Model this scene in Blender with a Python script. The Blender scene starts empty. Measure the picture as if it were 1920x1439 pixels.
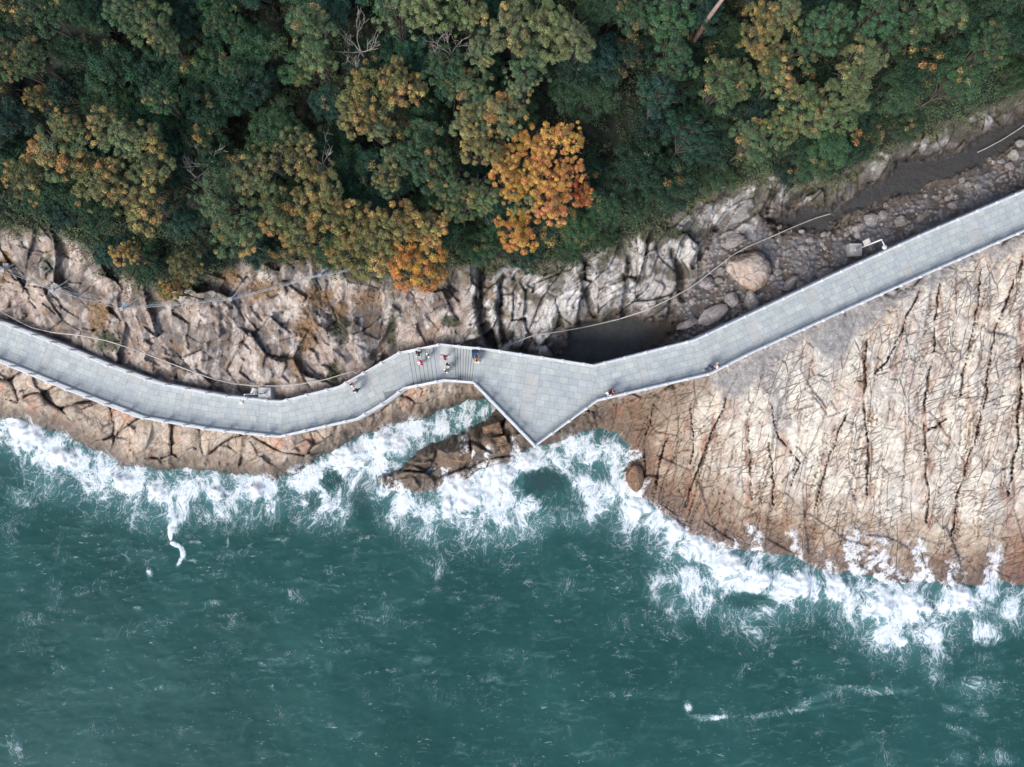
import bpy, math, random
import numpy as np
from mathutils import Vector, Matrix
random.seed(7)
rng = np.random.default_rng(7)
CAM = 70.0; F = 1280.0; CU, CV = 960.0, 719.5
scene = bpy.context.scene
COL = scene.collection

# ------------------------------------------------------------ helpers
def at(u, v, z):
    k = (CAM - z) / F
    return Vector(((u - CU) * k, -(v - CV) * k, z))
def sr(r, g, b, k=1.0):
    f = lambda c: (c/255/12.92 if c/255 <= .04045 else ((c/255+.055)/1.055)**2.4) * k
    return np.array([f(r), f(g), f(b)])
def tag(o, label=None, cat=None, group=None, kind=None):
    if label: o['label'] = label
    if cat: o['category'] = cat
    if group: o['group'] = group
    if kind: o['kind'] = kind
    return o
def mesh_np(name, V, faces, mats=(), smooth=True):
    """faces: (n,k) int array (all same size) or list of arrays"""
    me = bpy.data.meshes.new(name)
    V = np.asarray(V, dtype=np.float32)
    if isinstance(faces, np.ndarray):
        k = faces.shape[1]; n = len(faces)
        idx = faces.ravel().astype(np.int32)
        starts = np.arange(n, dtype=np.int32) * k
    else:
        n = len(faces); ls = np.array([len(f) for f in faces], dtype=np.int32)
        idx = np.fromiter((i for f in faces for i in f), dtype=np.int32)
        starts = np.concatenate([[0], np.cumsum(ls)[:-1]]).astype(np.int32)
    me.vertices.add(len(V)); me.vertices.foreach_set('co', V.ravel())
    me.loops.add(len(idx)); me.loops.foreach_set('vertex_index', idx)
    me.polygons.add(n); me.polygons.foreach_set('loop_start', starts)
    me.polygons.foreach_set('use_smooth', np.full(n, smooth, dtype=bool))
    me.update(calc_edges=True); me.validate()
    for m in mats: me.materials.append(m)
    return me
def link(name, me, parent=None, loc=None):
    o = bpy.data.objects.new(name, me); COL.objects.link(o)
    if parent is not None: o.parent = parent
    if loc is not None: o.location = loc
    return o
def empty(name, loc=(0, 0, 0), rz=0):
    o = bpy.data.objects.new(name, None); COL.objects.link(o)
    o.location = loc; o.rotation_euler = (0, 0, rz); o.empty_display_size = .3
    return o
def vcol(me, name, C):
    a = me.color_attributes.new(name, 'FLOAT_COLOR', 'POINT')
    C = np.asarray(C, dtype=np.float32)
    if C.shape[1] == 3: C = np.hstack([C, np.ones((len(C), 1), np.float32)])
    a.data.foreach_set('color', C.ravel())
def vfl(me, name, A):
    a = me.attributes.new(name, 'FLOAT', 'POINT'); a.data.foreach_set('value', np.asarray(A, dtype=np.float32).ravel())

class MB:
    def __init__(s): s.v = []; s.f = []; s.m = []
    def poly(s, pts, m=0):
        b = len(s.v); s.v += [tuple(p) for p in pts]; s.f.append(tuple(range(b, b+len(pts)))); s.m.append(m)
    def box(s, c, sz, M=None, m=0, taper=1.0):
        b = len(s.v); x, y, z = sz[0]/2, sz[1]/2, sz[2]/2
        for dz in (-1, 1):
            t = taper if dz > 0 else 1
            for dx, dy in ((-1,-1),(1,-1),(1,1),(-1,1)):
                p = Vector((dx*x*t, dy*y*t, dz*z))
                if M is not None: p = M @ p
                s.v.append((p.x+c[0], p.y+c[1], p.z+c[2]))
        for f in ((3,2,1,0),(4,5,6,7),(0,1,5,4),(1,2,6,5),(2,3,7,6),(3,0,4,7)):
            s.f.append(tuple(b+i for i in f)); s.m.append(m)
    def tube(s, pts, rad, n=8, m=0, cap=True):
        pts = [Vector(p) for p in pts]; N = len(pts)
        if not hasattr(rad, '__len__'): rad = [rad]*N
        b = len(s.v); up = Vector((0, 0, 1))
        for i, p in enumerate(pts):
            d = (pts[min(i+1, N-1)] - pts[max(i-1, 0)]).normalized()
            a = d.cross(up)
            if a.length < 1e-3: a = d.cross(Vector((1, 0, 0)))
            a.normalize(); c = a.cross(d).normalized()
            for k in range(n):
                t = 2*math.pi*k/n
                q = p + a*math.cos(t)*rad[i] + c*math.sin(t)*rad[i]
                s.v.append(tuple(q))
        for i in range(N-1):
            for k in range(n):
                s.f.append((b+i*n+k, b+i*n+(k+1) % n, b+(i+1)*n+(k+1) % n, b+(i+1)*n+k)); s.m.append(m)
        if cap:
            s.f.append(tuple(b+k for k in range(n))[::-1]); s.m.append(m)
            s.f.append(tuple(b+(N-1)*n+k for k in range(n))); s.m.append(m)
    def ell(s, c, r, n=10, k=7, M=None, m=0):
        b = len(s.v)
        for i in range(k+1):
            ph = math.pi*i/k
            for j in range(n):
                th = 2*math.pi*j/n
                p = Vector((r[0]*math.sin(ph)*math.cos(th), r[1]*math.sin(ph)*math.sin(th), r[2]*math.cos(ph)))
                if M is not None: p = M @ p
                s.v.append((p.x+c[0], p.y+c[1], p.z+c[2]))
        for i in range(k):
            for j in range(n):
                s.f.append((b+i*n+j, b+(i+1)*n+j, b+(i+1)*n+(j+1) % n, b+i*n+(j+1) % n)); s.m.append(m)
    def sweep(s, pts, w, h, dz=0.0, side=0.0, m=0, closed=False):
        """box-section sweep along a 3d polyline, mitred in plan; dz: bottom offset, side: lateral shift"""
        P = [Vector(p) for p in pts]; N = len(P); b = len(s.v)
        for i, p in enumerate(P):
            d0 = (P[i]-P[i-1]) if i > 0 else (P[1]-P[0]); d1 = (P[i+1]-P[i]) if i < N-1 else (P[-1]-P[-2])
            d0 = Vector((d0.x, d0.y)).normalized(); d1 = Vector((d1.x, d1.y)).normalized()
            n0 = Vector((-d0.y, d0.x)); n1 = Vector((-d1.y, d1.x)); nn = (n0+n1)
            nn.normalize(); k = 1/max(.35, nn.dot(n1))
            for (a, z) in ((-w/2, 0), (w/2, 0), (w/2, h), (-w/2, h)):
                q = nn*(a+side)*k
                s.v.append((p.x+q.x, p.y+q.y, p.z+dz+z))
        for i in range(N-1):
            for k in range(4):
                s.f.append((b+i*4+k, b+i*4+(k+1) % 4, b+(i+1)*4+(k+1) % 4, b+(i+1)*4+k)); s.m.append(m)
        s.f.append((b, b+1, b+2, b+3)); s.m.append(m); e = b+(N-1)*4
        s.f.append((e+3, e+2, e+1, e)); s.m.append(m)
    def mesh(s, name, mats, smooth=False):
        me = bpy.data.meshes.new(name); me.from_pydata(s.v, [], s.f)
        if not hasattr(mats, '__len__'): mats = [mats]
        for m in mats: me.materials.append(m)
        me.polygons.foreach_set('material_index', s.m)
        me.polygons.foreach_set('use_smooth', [smooth]*len(s.f)); me.update()
        return me
    def obj(s, name, mats, parent=None, smooth=False):
        return link(name, s.mesh(name, mats, smooth), parent)

# ------------------------------------------------------------ noise
def _h(ix, iy, seed):
    ix = ix.astype(np.int64).astype(np.uint32); iy = iy.astype(np.int64).astype(np.uint32)
    h = ix*np.uint32(374761393) + iy*np.uint32(668265263) + np.uint32((seed*2246822519) & 0xffffffff)
    h = (h ^ (h >> np.uint32(13)))*np.uint32(1274126177); h ^= h >> np.uint32(16)
    h = h*np.uint32(2654435761); h ^= h >> np.uint32(15)
    return h.astype(np.float64)/4294967296.0
def pn(x, y, seed=0):
    x = np.asarray(x, float); y = np.asarray(y, float)
    ix = np.floor(x); iy = np.floor(y); fx = x-ix; fy = y-iy
    sx = fx*fx*fx*(fx*(fx*6-15)+10); sy = fy*fy*fy*(fy*(fy*6-15)+10)
    def g(dx, dy):
        a = _h(ix+dx, iy+dy, seed)*2*np.pi
        return np.cos(a)*(fx-dx)+np.sin(a)*(fy-dy)
    a = g(0, 0)*(1-sx)+g(1, 0)*sx; b = g(0, 1)*(1-sx)+g(1, 1)*sx
    return (a*(1-sy)+b*sy)*1.5
def fbm(x, y, o=4, seed=0, gain=.5):
    s = 0; a = 1; t = 0
    for i in range(o):
        s = s+a*pn(x*2**i+17.3*i, y*2**i-9.1*i, seed+i*13); t += a; a *= gain
    return s/t*1.4
def voro(x, y, seed=0, jit=.9):
    x = np.asarray(x, float); y = np.asarray(y, float)
    ix = np.floor(x); iy = np.floor(y)
    f1 = np.full(x.shape, 9.); f2 = np.full(x.shape, 9.); cid = np.zeros(x.shape); cx = np.zeros(x.shape); cy = np.zeros(x.shape)
    for dx in (-1, 0, 1):
        for dy in (-1, 0, 1):
            jx = ix+dx; jy = iy+dy
            px = jx+.5+(_h(jx, jy, seed)-.5)*jit; py = jy+.5+(_h(jx, jy, seed+71)-.5)*jit
            d = np.hypot(px-x, py-y); r = _h(jx, jy, seed+133)
            m = d < f1
            f2 = np.where(m, f1, np.minimum(f2, d))
            cid = np.where(m, r, cid); cx = np.where(m, x-px, cx); cy = np.where(m, y-py, cy)
            f1 = np.where(m, d, f1)
    return f1, f2, cid, cx, cy
def ss(a, b, x):
    t = np.clip((x-a)/(b-a), 0, 1); return t*t*(3-2*t)
def pdist(U, V, pts, closed=False):
    d = np.full(U.shape, 1e9); n = len(pts)
    for i in range(n if closed else n-1):
        x0, y0 = pts[i][:2]; x1, y1 = pts[(i+1) % n][:2]
        dx, dy = x1-x0, y1-y0; L = dx*dx+dy*dy+1e-9
        t = np.clip(((U-x0)*dx+(V-y0)*dy)/L, 0, 1)
        d = np.minimum(d, np.hypot(U-x0-t*dx, V-y0-t*dy))
    return d
def psd(U, V, pts):
    d = pdist(U, V, pts, True); ins = np.zeros(U.shape, bool); n = len(pts)
    for i in range(n):
        x0, y0 = pts[i][:2]; x1, y1 = pts[(i+1) % n][:2]
        if y0 == y1: continue
        c = ((y0 > V) != (y1 > V)) & (U < (x1-x0)*(V-y0)/(y1-y0)+x0)
        ins ^= c
    return np.where(ins, d, -d)

# ------------------------------------------------------------ layout (pixels of the plan, real heights)
def zdeck(u):
    return float(np.interp(u, [760, 818, 848, 897], [5.0, 6.05, 6.05, 7.25]))
UP = [(-420, 480), (-200, 545), (0, 606), (109, 648), (200, 686), (293, 719), (413, 743), (522, 754), (634, 726), (700, 689), (749, 661), (827, 646), (926, 657), (1114, 686), (1304, 638), (1420, 584), (1566, 515), (1740, 436), (1920, 359), (2120, 272), (2400, 150)]
LO = [(-420, 540), (-200, 608), (0, 680), (131, 734), (259, 783), (390, 806), (518, 820), (667, 786), (720, 755), (757, 728), (832, 713), (887, 717), (1003, 837), (1121, 751), (1334, 701), (1400, 667), (1525, 610), (1740, 513), (1920, 434), (2140, 334), (2420, 210)]
RH = 1.1
UPW = [at(u, v, zdeck(u)+RH)-Vector((0, 0, RH)) for u, v in UP]
LOW = [at(u, v, zdeck(u)+RH)-Vector((0, 0, RH)) for u, v in LO]
LAND = [(-3000, 700), (-400, 720), (-60, 775), (20, 790), (60, 800), (110, 812), (165, 838), (230, 872), (300, 886), (350, 878), (440, 888), (520, 897), (545, 892), (600, 862), (660, 826), (740, 797), (790, 788), (830, 768), (880, 757), (925, 748), (930, 775), (900, 798), (850, 818), (790, 845), (745, 880), (705, 892), (715, 912), (770, 928), (815, 925), (850, 905), (900, 885), (960, 868), (1000, 840), (1060, 822), (1125, 800), (1165, 820), (1180, 850), (1168, 880), (1170, 918), (1225, 952), (1270, 985), (1335, 1022), (1420, 1038), (1500, 1050), (1560, 1078), (1600, 1074), (1680, 1100), (1740, 1090), (1820, 1108), (1870, 1092), (1920, 1106), (2100, 1110), (3000, 1150), (3500, 1150), (3500, -3000), (-3000, -3000)]
TREEL = [(-3000, 400), (-200, 430), (0, 440), (60, 428), (130, 445), (200, 495), (260, 535), (340, 548), (390, 525), (450, 495), (520, 478), (560, 478), (640, 500), (700, 520), (790, 528), (850, 498), (950, 492), (1060, 500), (1150, 460), (1250, 415), (1350, 352), (1450, 335), (1560, 350), (1640, 290), (1750, 245), (1850, 205), (1920, 180), (2200, 60), (3000, -100)]
CH1 = [(1035, 672), (1075, 615), (1110, 594), (1160, 602), (1200, 594), (1250, 598), (1275, 612), (1240, 645), (1115, 690)]
CH2 = [(1430, 408), (1500, 392), (1560, 388), (1620, 348), (1680, 305), (1760, 286), (1830, 258), (1920, 212), (2300, 40), (2300, 140), (1920, 262), (1870, 296), (1800, 326), (1740, 346), (1690, 372), (1640, 384), (1590, 412), (1540, 436), (1460, 432)]
RUB = [(1250, 612), (1300, 530), (1335, 455), (1440, 415), (1560, 430), (1700, 365), (1880, 280), (2400, 60), (2400, 170), (1920, 370), (1570, 525), (1304, 650), (1230, 668), (1100, 700), (1150, 655)]
GREY = [(1330, 700), (1440, 650), (1525, 606), (1920, 430), (2400, 200), (2400, 300), (1920, 455), (1810, 500), (1720, 548), (1660, 590), (1600, 640), (1570, 690), (1520, 640), (1450, 668), (1415, 720), (1375, 742), (1330, 722)]
SLAB = [(1110, 772), (1330, 700), (1500, 620), (1700, 540), (1920, 440), (3500, -200), (3500, 2000), (1060, 2000), (1120, 900), (1120, 800)]
CRK = [([(1762, 531), (1754, 620), (1744, 691), (1734, 757), (1732, 795), (1738, 887), (1738, 978)], 3.2),
 ([(1623, 640), (1623, 720), (1620, 787), (1628, 853), (1626, 928)], 4.0),
 ([(1915, 490), (1878, 584), (1865, 620), (1849, 737), (1828, 820), (1803, 903), (1782, 1003)], 2.4),
 ([(1930, 560), (1919, 662), (1911, 753), (1907, 828), (1890, 928)], 4.5),
 ([(1384, 700), (1373, 724), (1353, 774), (1323, 845), (1290, 928), (1286, 953)], 3.6),
 ([(1407, 799), (1407, 853), (1415, 937)], 3.4), ([(1440, 737), (1461, 820), (1498, 870), (1482, 912)], 2.4),
 ([(1724, 546), (1690, 620), (1661, 682), (1640, 699)], 2.0), ([(1252, 820), (1236, 878), (1223, 937)], 2.6),
 ([(1294, 762), (1298, 820), (1294, 870)], 1.8), ([(1790, 774), (1740, 807)], 3.0), ([(1515, 716), (1548, 778)], 1.6),
 ([(1588, 778), (1557, 853), (1528, 953)], 1.8), ([(1440, 828), (1452, 945)], 1.8), ([(1840, 509), (1825, 610), (1810, 685), (1800, 740)], 2.2),
 ([(1225, 760), (1208, 850), (1205, 900)], 1.8), ([(1700, 700), (1697, 840), (1690, 960)], 1.3), ([(1350, 850), (1342, 950)], 1.4),
 ([(1545, 850), (1500, 990)], 1.4), ([(1480, 900), (1475, 990)], 1.4), ([(1580, 930), (1560, 1010)], 1.6), ([(1830, 900), (1822, 1040)], 1.3), ([(1660, 880), (1650, 1000)], 1.2)]

# ------------------------------------------------------------ terrain
def rbf_ctl():
    P = []
    for (u, v) in UP:
        if u > 1150: P.append((u, v-6, 5.5))
        elif u > 880: P.append((u, v-6, 4.2 if u > 1000 else 5.2))
        else: P.append((u, v-8, zdeck(u)-.7))
    for (u, v) in LO:
        if 880 < u < 1130: continue
        P.append((u, v+8, zdeck(u)-(1.0 if u < 1200 else .8)))
    P += [(0, 430, 12), (130, 445, 12.5), (260, 520, 11.5), (400, 510, 12), (540, 478, 12.8), (700, 505, 11.8), (790, 510, 11), (860, 495, 11), (960, 490, 10.6), (1060, 495, 10.3),
      (1150, 455, 10.4), (1250, 410, 10.8), (1350, 350, 11.3), (1450, 330, 11.2), (1560, 350, 9), (1640, 285, 10.5), (1750, 240, 11), (1850, 200, 11), (1920, 175, 11), (2200, 40, 12), (-200, 420, 12),
      (100, 560, 8.6), (0, 540, 8.6), (-200, 510, 8.6), (300, 600, 8.8), (200, 640, 7), (420, 640, 7.6), (500, 600, 9), (620, 610, 8.6), (560, 680, 6.6), (750, 590, 8.2), (850, 585, 7.6), (960, 580, 7.4), (1040, 570, 7.4), (1000, 620, 6.0), (1055, 640, 4.4),
      (1150, 540, 7.6), (1200, 560, 5.6), (1130, 620, 3.2), (1080, 660, 3.0), (1180, 610, 3.4), (1250, 580, 4.2), (1220, 500, 8.5), (1300, 500, 5.8), (1300, 440, 8.0), (1400, 440, 5.4), (1400, 400, 8), (1330, 520, 4.9), (1400, 510, 4.9),
      (1500, 470, 4.9), (1560, 415, 4.3), (1490, 405, 5.0), (1500, 375, 7.0), (1640, 365, 4.3), (1640, 330, 6.5), (1740, 325, 4.3), (1750, 280, 7.5), (1840, 280, 4.5), (1850, 240, 7.5), (1920, 240, 4.7), (1600, 480, 5.0), (1700, 430, 5.0), (1850, 340, 5.1), (1400, 570, 4.9), (1300, 600, 4.6)]
    for u in range(-300, 2300, 200):
        P += [(u, min(300, np.interp(u, [p[0] for p in TREEL], [p[1] for p in TREEL])-100), 14.5 if u < 1200 else 13.5), (u, 60, 18 if u < 1300 else 15.5), (u, -300, 24)]
    P += [(1400, 760, 5.4), (1300, 800, 4.0), (1250, 880, 2.2), (1400, 900, 2.8), (1600, 760, 5.5), (1600, 900, 3.1), (1800, 700, 5.7), (1800, 900, 3.2), (1900, 600, 6.2), (1900, 950, 2.4),
      (1400, 1000, .9), (1500, 1020, 1.1), (1600, 1010, 1.7), (1800, 1040, 1.1), (1200, 790, 3.4), (1180, 850, 1.1), (1700, 560, 6.4), (1550, 650, 6.3), (1300, 960, 1.0), (2200, 900, 3), (2200, 500, 6.6), (1050, 815, 1.6), (1100, 785, 2.4),
      (800, 885, .9), (900, 830, 1.7), (960, 800, 2.0), (950, 850, .9), (760, 900, .5),
      (60, 740, 3.3), (0, 740, 3.3), (200, 810, 2.8), (300, 845, 2.0), (400, 845, 2.3), (520, 865, 1.6), (640, 812, 2.4), (800, 750, 3.2), (870, 735, 3.0), (-200, 690, 3.0)]
    return np.array(P, float)
def build_rbf():
    P = rbf_ctl(); X = P[:, :2]/100; D = np.hypot(X[:, None, 0]-X[None, :, 0], X[:, None, 1]-X[None, :, 1])
    n = len(P); A = np.zeros((n+3, n+3)); A[:n, :n] = D-np.eye(n)*.02; A[:n, n] = 1; A[:n, n+1:] = X; A[n, :n] = 1; A[n+1:, :n] = X.T
    w = np.linalg.solve(A, np.concatenate([P[:, 2], [0, 0, 0]]))
    gu = np.arange(-400, 2401, 16.); gv = np.arange(-400, 1401, 16.)
    G = np.zeros((len(gv), len(gu)))
    for i, v in enumerate(gv):
        d = np.hypot(gu[:, None]/100-X[None, :, 0], v/100-X[None, :, 1])
        G[i] = d@w[:n]+w[n]+gu/100*w[n+1]+v/100*w[n+2]
    return gu, gv, G
GU, GV, GG = build_rbf()
def rbf(U, V):
    x = np.clip((U-GU[0])/16, 0, len(GU)-1.001); y = np.clip((V-GV[0])/16, 0, len(GV)-1.001)
    i = x.astype(int); j = y.astype(int); fx = x-i; fy = y-j
    fx = fx*fx*(3-2*fx)*.5+fx*.5; fy = fy*fy*(3-2*fy)*.5+fy*.5
    return (GG[j, i]*(1-fx)+GG[j, i+1]*fx)*(1-fy)+(GG[j+1, i]*(1-fx)+GG[j+1, i+1]*fx)*fy

def axis(a, b, st, lo, hi, g=1.18):
    c = list(np.arange(a, b+.1, st)); s = st; x = c[-1]
    while x < hi: s = min(s*g, 260); x += s; c.append(x)
    s = st; x = c[0]; L = []
    while x > lo: s = min(s*g, 260); x -= s; L.append(x)
    return np.array(L[::-1]+c)
STEP = 2.0
TU = axis(-30, 1950, STEP, -2600, 4500); TV = axis(-30, 1180, STEP, -2600, 2200)
U, V = np.meshgrid(TU, TV)
wu = fbm(U/60, V/60, 4, 3); wv = fbm(U/60, V/60, 4, 9)
wl = pn(U/120, V/120, 301); wl2 = pn(U/120, V/120, 302)
fine = fbm(U/14, V/14, 4, 21); fine2 = fbm(U/5, V/5, 3, 22)
big = fbm(U/150, V/150, 4, 5); med = fbm(U/45, V/45, 4, 31)
sd = psd(U, V, LAND)
coast = sd+wu*9+fine*5
tl = np.interp(U, [p[0] for p in TREEL], [p[1] for p in TREEL])+wu*14+fine*8
forest = ss(6, -10, V-tl)                              # 1 in the wood
upv = np.interp(U, [p[0] for p in UP], [p[1] for p in UP]); lov = np.interp(U, [p[0] for p in LO], [p[1] for p in LO])
inland = ss(0, -6, V-upv)
slab = ss(-12, 12, psd(U, V, SLAB)+wu*10)*(1-inland)*ss(-40, 10, coast)
rub = ss(-14, 10, psd(U, V, RUB)+wu*12+fine*8)*inland
ch = np.maximum(ss(-6, 6, psd(U, V, CH1)+wu*22+fine*9), ss(-8, 6, psd(U, V, CH2)-4+wu*15+fine*9+fine2*4))*inland
grey = ss(-14, 10, psd(U, V, GREY)+wu*16+fine*12)*(1-inland)
rub = rub*(1-ch)
cliffR = inland*ss(850, 900, U)*(1-forest)*(1-ch)*(1-rub)
cliffL = inland*ss(900, 850, U)*(1-forest)
seaR = (1-inland)*(1-slab)
def rot(a, sx, sy, wamp=.5):
    c, s = math.cos(a), math.sin(a)
    x = U+(wl*34+wu*5)*wamp; y = V+(wl2*34+wv*5)*wamp
    return (x*c+y*s)/sx, (-x*s+y*c)/sy
Z = rbf(U, V)
# far outside the frame the hill keeps rising, the slab keeps going
Z += np.clip((-400-V)/100, 0, 20)*1.2
# -- cliff left: diagonal strata blocks
a = math.radians(-28)
tlt = lambda c, k: np.sin(c*k)
x, y = rot(a, 58, 96, .8); f1, f2, cb, cx, cy = voro(x, y, 11)
x2, y2 = rot(a-.45, 20, 34, .8); g1, g2, cb2, dx, dy = voro(x2, y2, 12)
rb = rot(a, 9, 60, 1.0); rib = np.abs(fbm(rb[0], rb[1], 3, 81))
x4, y4 = rot(a+.6, 9, 14, .8); g3, g4, cb4, ex4, ey4 = voro(x4, y4, 13)
hL = (cb-.5)*1.3+cx*tlt(cb, 91)*1.5+cy*tlt(cb, 57)*1.5-(1-ss(0, .03, f2-f1))*.2+(cb2-.5)*.5+dx*tlt(cb2, 83)*.45+dy*tlt(cb2, 47)*.45+((cb4-.5)*.16+ex4*tlt(cb4, 61)*.25+ey4*tlt(cb4, 37)*.25)*ss(-.1, .3, fbm(U/50, V/50, 3, 87))+med*.3+fine*.10-rib*.10
# -- cliff right: steep streaky strata leaning to the upper right
a2 = math.radians(28)
x, y = rot(a2, 30, 74, .8); r1, r2, cr, rx, ry = voro(x, y, 14)
x2, y2 = rot(a2+.12, 11, 30, .7); s1, s2, cr2, sx_, sy_ = voro(x2, y2, 15)
rb = rot(a2, 7, 50, 1.0); rib2 = np.abs(fbm(rb[0], rb[1], 3, 82))
hR = (cr-.5)*1.3+rx*(.5+tlt(cr, 91))*.9+ry*tlt(cr, 57)*.9-(1-ss(0, .05, r2-r1))*.35+(cr2-.5)*.5+sx_*tlt(cr2, 83)*.5+sy_*tlt(cr2, 43)*.5-(1-ss(0, .06, s2-s1))*.12+med*.35+fine*.1-rib2*.2
# -- slab joints
x, y = rot(math.radians(10), 58, 170, .3); p1, p2, cs, px, py = voro(x, y, 16)
x2, y2 = rot(math.radians(-62), 22, 60, .35); q1, q2, cs2, qx, qy = voro(x2, y2, 17)
x3, y3 = rot(math.radians(18), 16, 62, .3); t1, t2, cs3, tx, ty = voro(x3, y3, 18)
fade1 = ss(-.25, .35, fbm(U/70, V/70, 3, 41)); fade2 = ss(-.2, .3, fbm(U/50, V/50, 3, 42)); fade3 = ss(-.3, .25, fbm(U/60, V/60, 3, 43))
k1 = (1-ss(0, .04, p2-p1))*fade3; k2 = (1-ss(.0, .07, q2-q1))*fade2; k3 = (1-ss(.0, .08, t2-t1))*fade1
mk = np.zeros(U.shape); mkw = np.zeros(U.shape)
wx = U+fine*2.2+wu*6; wy = V+wv*5
_r = random.Random(12); BR = []
for k_ in range(74):
    u0 = _r.uniform(1190, 1990); fr = np.clip((u0-1180)/750, 0, 1); v0 = np.interp(u0, [1190, 1400, 1920], [790, 700, 480])+_r.uniform(-10, 260); L = _r.uniform(60, 300)
    sl_ = -np.interp(fr, [0, .35, .6, 1], [.34, .26, .10, .20])+_r.uniform(-.07, .07); P_ = [(u0, v0)]
    for q in range(4): P_.append((P_[-1][0]+sl_*L/4+_r.uniform(-2.5, 2.5), P_[-1][1]+L/4))
    BR.append((P_, _r.choice((.7, .8, 1.0, 1.3, 1.7))))
for k_ in range(60):
    u0 = _r.uniform(1220, 1960); v0 = _r.uniform(620, 1000); L = _r.uniform(25, 90); an = _r.uniform(-.62, -.25); BR.append(([(u0, v0), (u0+L*.5*math.cos(an), v0+L*.5*math.sin(an)+_r.uniform(-2, 2)), (u0+L*math.cos(an), v0+L*math.sin(an))], _r.choice((.6, .7, .9))))
wnd = fbm(U/42, V/42, 3, 95)
for pts, w in CRK+BR:
    i0, i1 = np.searchsorted(TU, (min(p[0] for p in pts)-60, max(p[0] for p in pts)+60)); j0, j1 = np.searchsorted(TV, (min(p[1] for p in pts)-60, max(p[1] for p in pts)+60)); sl = (slice(j0, j1), slice(i0, i1))
    d = pdist(wx[sl], wy[sl], pts); mod = w*np.clip(.75+1.2*wnd+.9*fine2+.5*fine, .12, 2.2)[sl]*.72
    mk[sl] = np.maximum(mk[sl], (1-ss(np.maximum(mod*.35, .2), np.maximum(mod*.95, 1.35), d))*ss(.05, .75, mod)*(1 if w > 1.75 else .58)); mkw[sl] = np.maximum(mkw[sl], (1-ss(w, w*7, d))*min(1, w/3))
for pts, w in []:
    d = pdist(wx, wy, pts); mod = w*(.75+.9*fine2+.5*fine)*.74
    mk = np.maximum(mk, 1-ss(np.maximum(mod*.35, .3), np.maximum(mod*.95, 1.5), d)); mkw = np.maximum(mkw, (1-ss(w, w*7, d))*min(1, w/3))
ledge = ss(150, 60, coast); hS = (cs-.5)*(.40+.6*ledge)+px*tlt(cs, 77)*.3+py*tlt(cs, 41)*.3+(cs2-.5)*(.10+.2*ledge)+(cs3-.5)*.18+tx*tlt(cs3, 67)*.12-k1*.08-k2*.03-k3*.05-mk**2*.85+med*.10+fine*.03
# -- rounded sea rocks
x, y = rot(math.radians(-8), 84, 70, .8); e1, e2, ce, ex, ey = voro(x, y, 19)
x2, y2 = rot(math.radians(-50), 24, 34, .6); h1, h2, ce2, hx, hy = voro(x2, y2, 20)
kE = (1-ss(.0, .07, e2-e1)); kE2 = (1-ss(.0, .08, h2-h1))*ss(-.3, .3, fbm(U/60, V/60, 3, 44))
mE = ss(-.3, .25, fbm(U/50, V/50, 3, 88)); hE = (.6-e1)*1.35+(ce-.5)*.8+ex*tlt(ce, 71)*.6-kE*.75*(.4+.6*mE)+(ce2-.5)*.30+hx*tlt(ce2, 59)*.4+hy*tlt(ce2, 33)*.4-kE2*.08+med*.25+fine*.08
# -- rubble
v1, v2, cv, vx, vy = voro((U+wu*6)/9, (V+wv*6)/7, 23); w1, w2, cw, wx1, wy1 = voro(U/4.6, V/4.2, 24)
big_st = (cv > .45)
hD = np.clip(.55-v1, 0, 1)*.8*big_st*cv+np.clip(.5-w1, 0, 1)*.22+med*.3
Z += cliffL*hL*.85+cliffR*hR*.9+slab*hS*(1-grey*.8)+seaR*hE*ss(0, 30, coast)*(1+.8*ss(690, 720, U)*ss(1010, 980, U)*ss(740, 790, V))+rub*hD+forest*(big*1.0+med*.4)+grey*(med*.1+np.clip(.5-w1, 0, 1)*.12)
chz = np.where(U < 1350, 3.1, np.interp(U, [1430, 1900], [4.3, 4.6]))
Z = Z*(1-ch)+(chz+med*.05)*ch
# gullies behind the platform
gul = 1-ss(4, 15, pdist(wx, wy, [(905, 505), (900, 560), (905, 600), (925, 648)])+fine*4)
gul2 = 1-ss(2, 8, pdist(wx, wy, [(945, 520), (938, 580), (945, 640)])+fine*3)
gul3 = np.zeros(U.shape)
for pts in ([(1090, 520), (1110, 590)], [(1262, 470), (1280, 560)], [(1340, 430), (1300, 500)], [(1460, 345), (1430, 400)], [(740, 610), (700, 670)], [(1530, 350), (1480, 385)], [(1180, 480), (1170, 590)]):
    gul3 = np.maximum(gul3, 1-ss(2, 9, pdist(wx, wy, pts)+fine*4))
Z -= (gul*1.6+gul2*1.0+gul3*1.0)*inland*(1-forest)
# shoreline
lim = .05+coast*np.where(slab > .5, .05, .085)
island = ss(990, 960, U)*ss(690, 720, U)*ss(20, 0, np.abs(V-860)-55)
Z = np.where(coast < 0, np.maximum(coast*.05, -6)+fine*.1, np.minimum(Z, lim*1.0+hE*.25*(1-slab)*ss(0, 25, coast)+hS*slab*ss(0, 20, coast)))
Z = np.where(coast < 40, np.where(coast > 0, np.maximum(Z, .05+.004*coast), Z), Z)
# never through the walkway
DECK = UP+LO[::-1]; dd = psd(U, V, DECK); zd = np.interp(U, [760, 818, 848, 897], [5.0, 6.05, 6.05, 7.25])
Z = np.where(dd > -9, np.minimum(Z, zd-.55), Z); Z = np.where((dd <= -9) & (dd > -30), np.minimum(Z, zd-.55+(-dd-9)*.06), Z)
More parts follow.
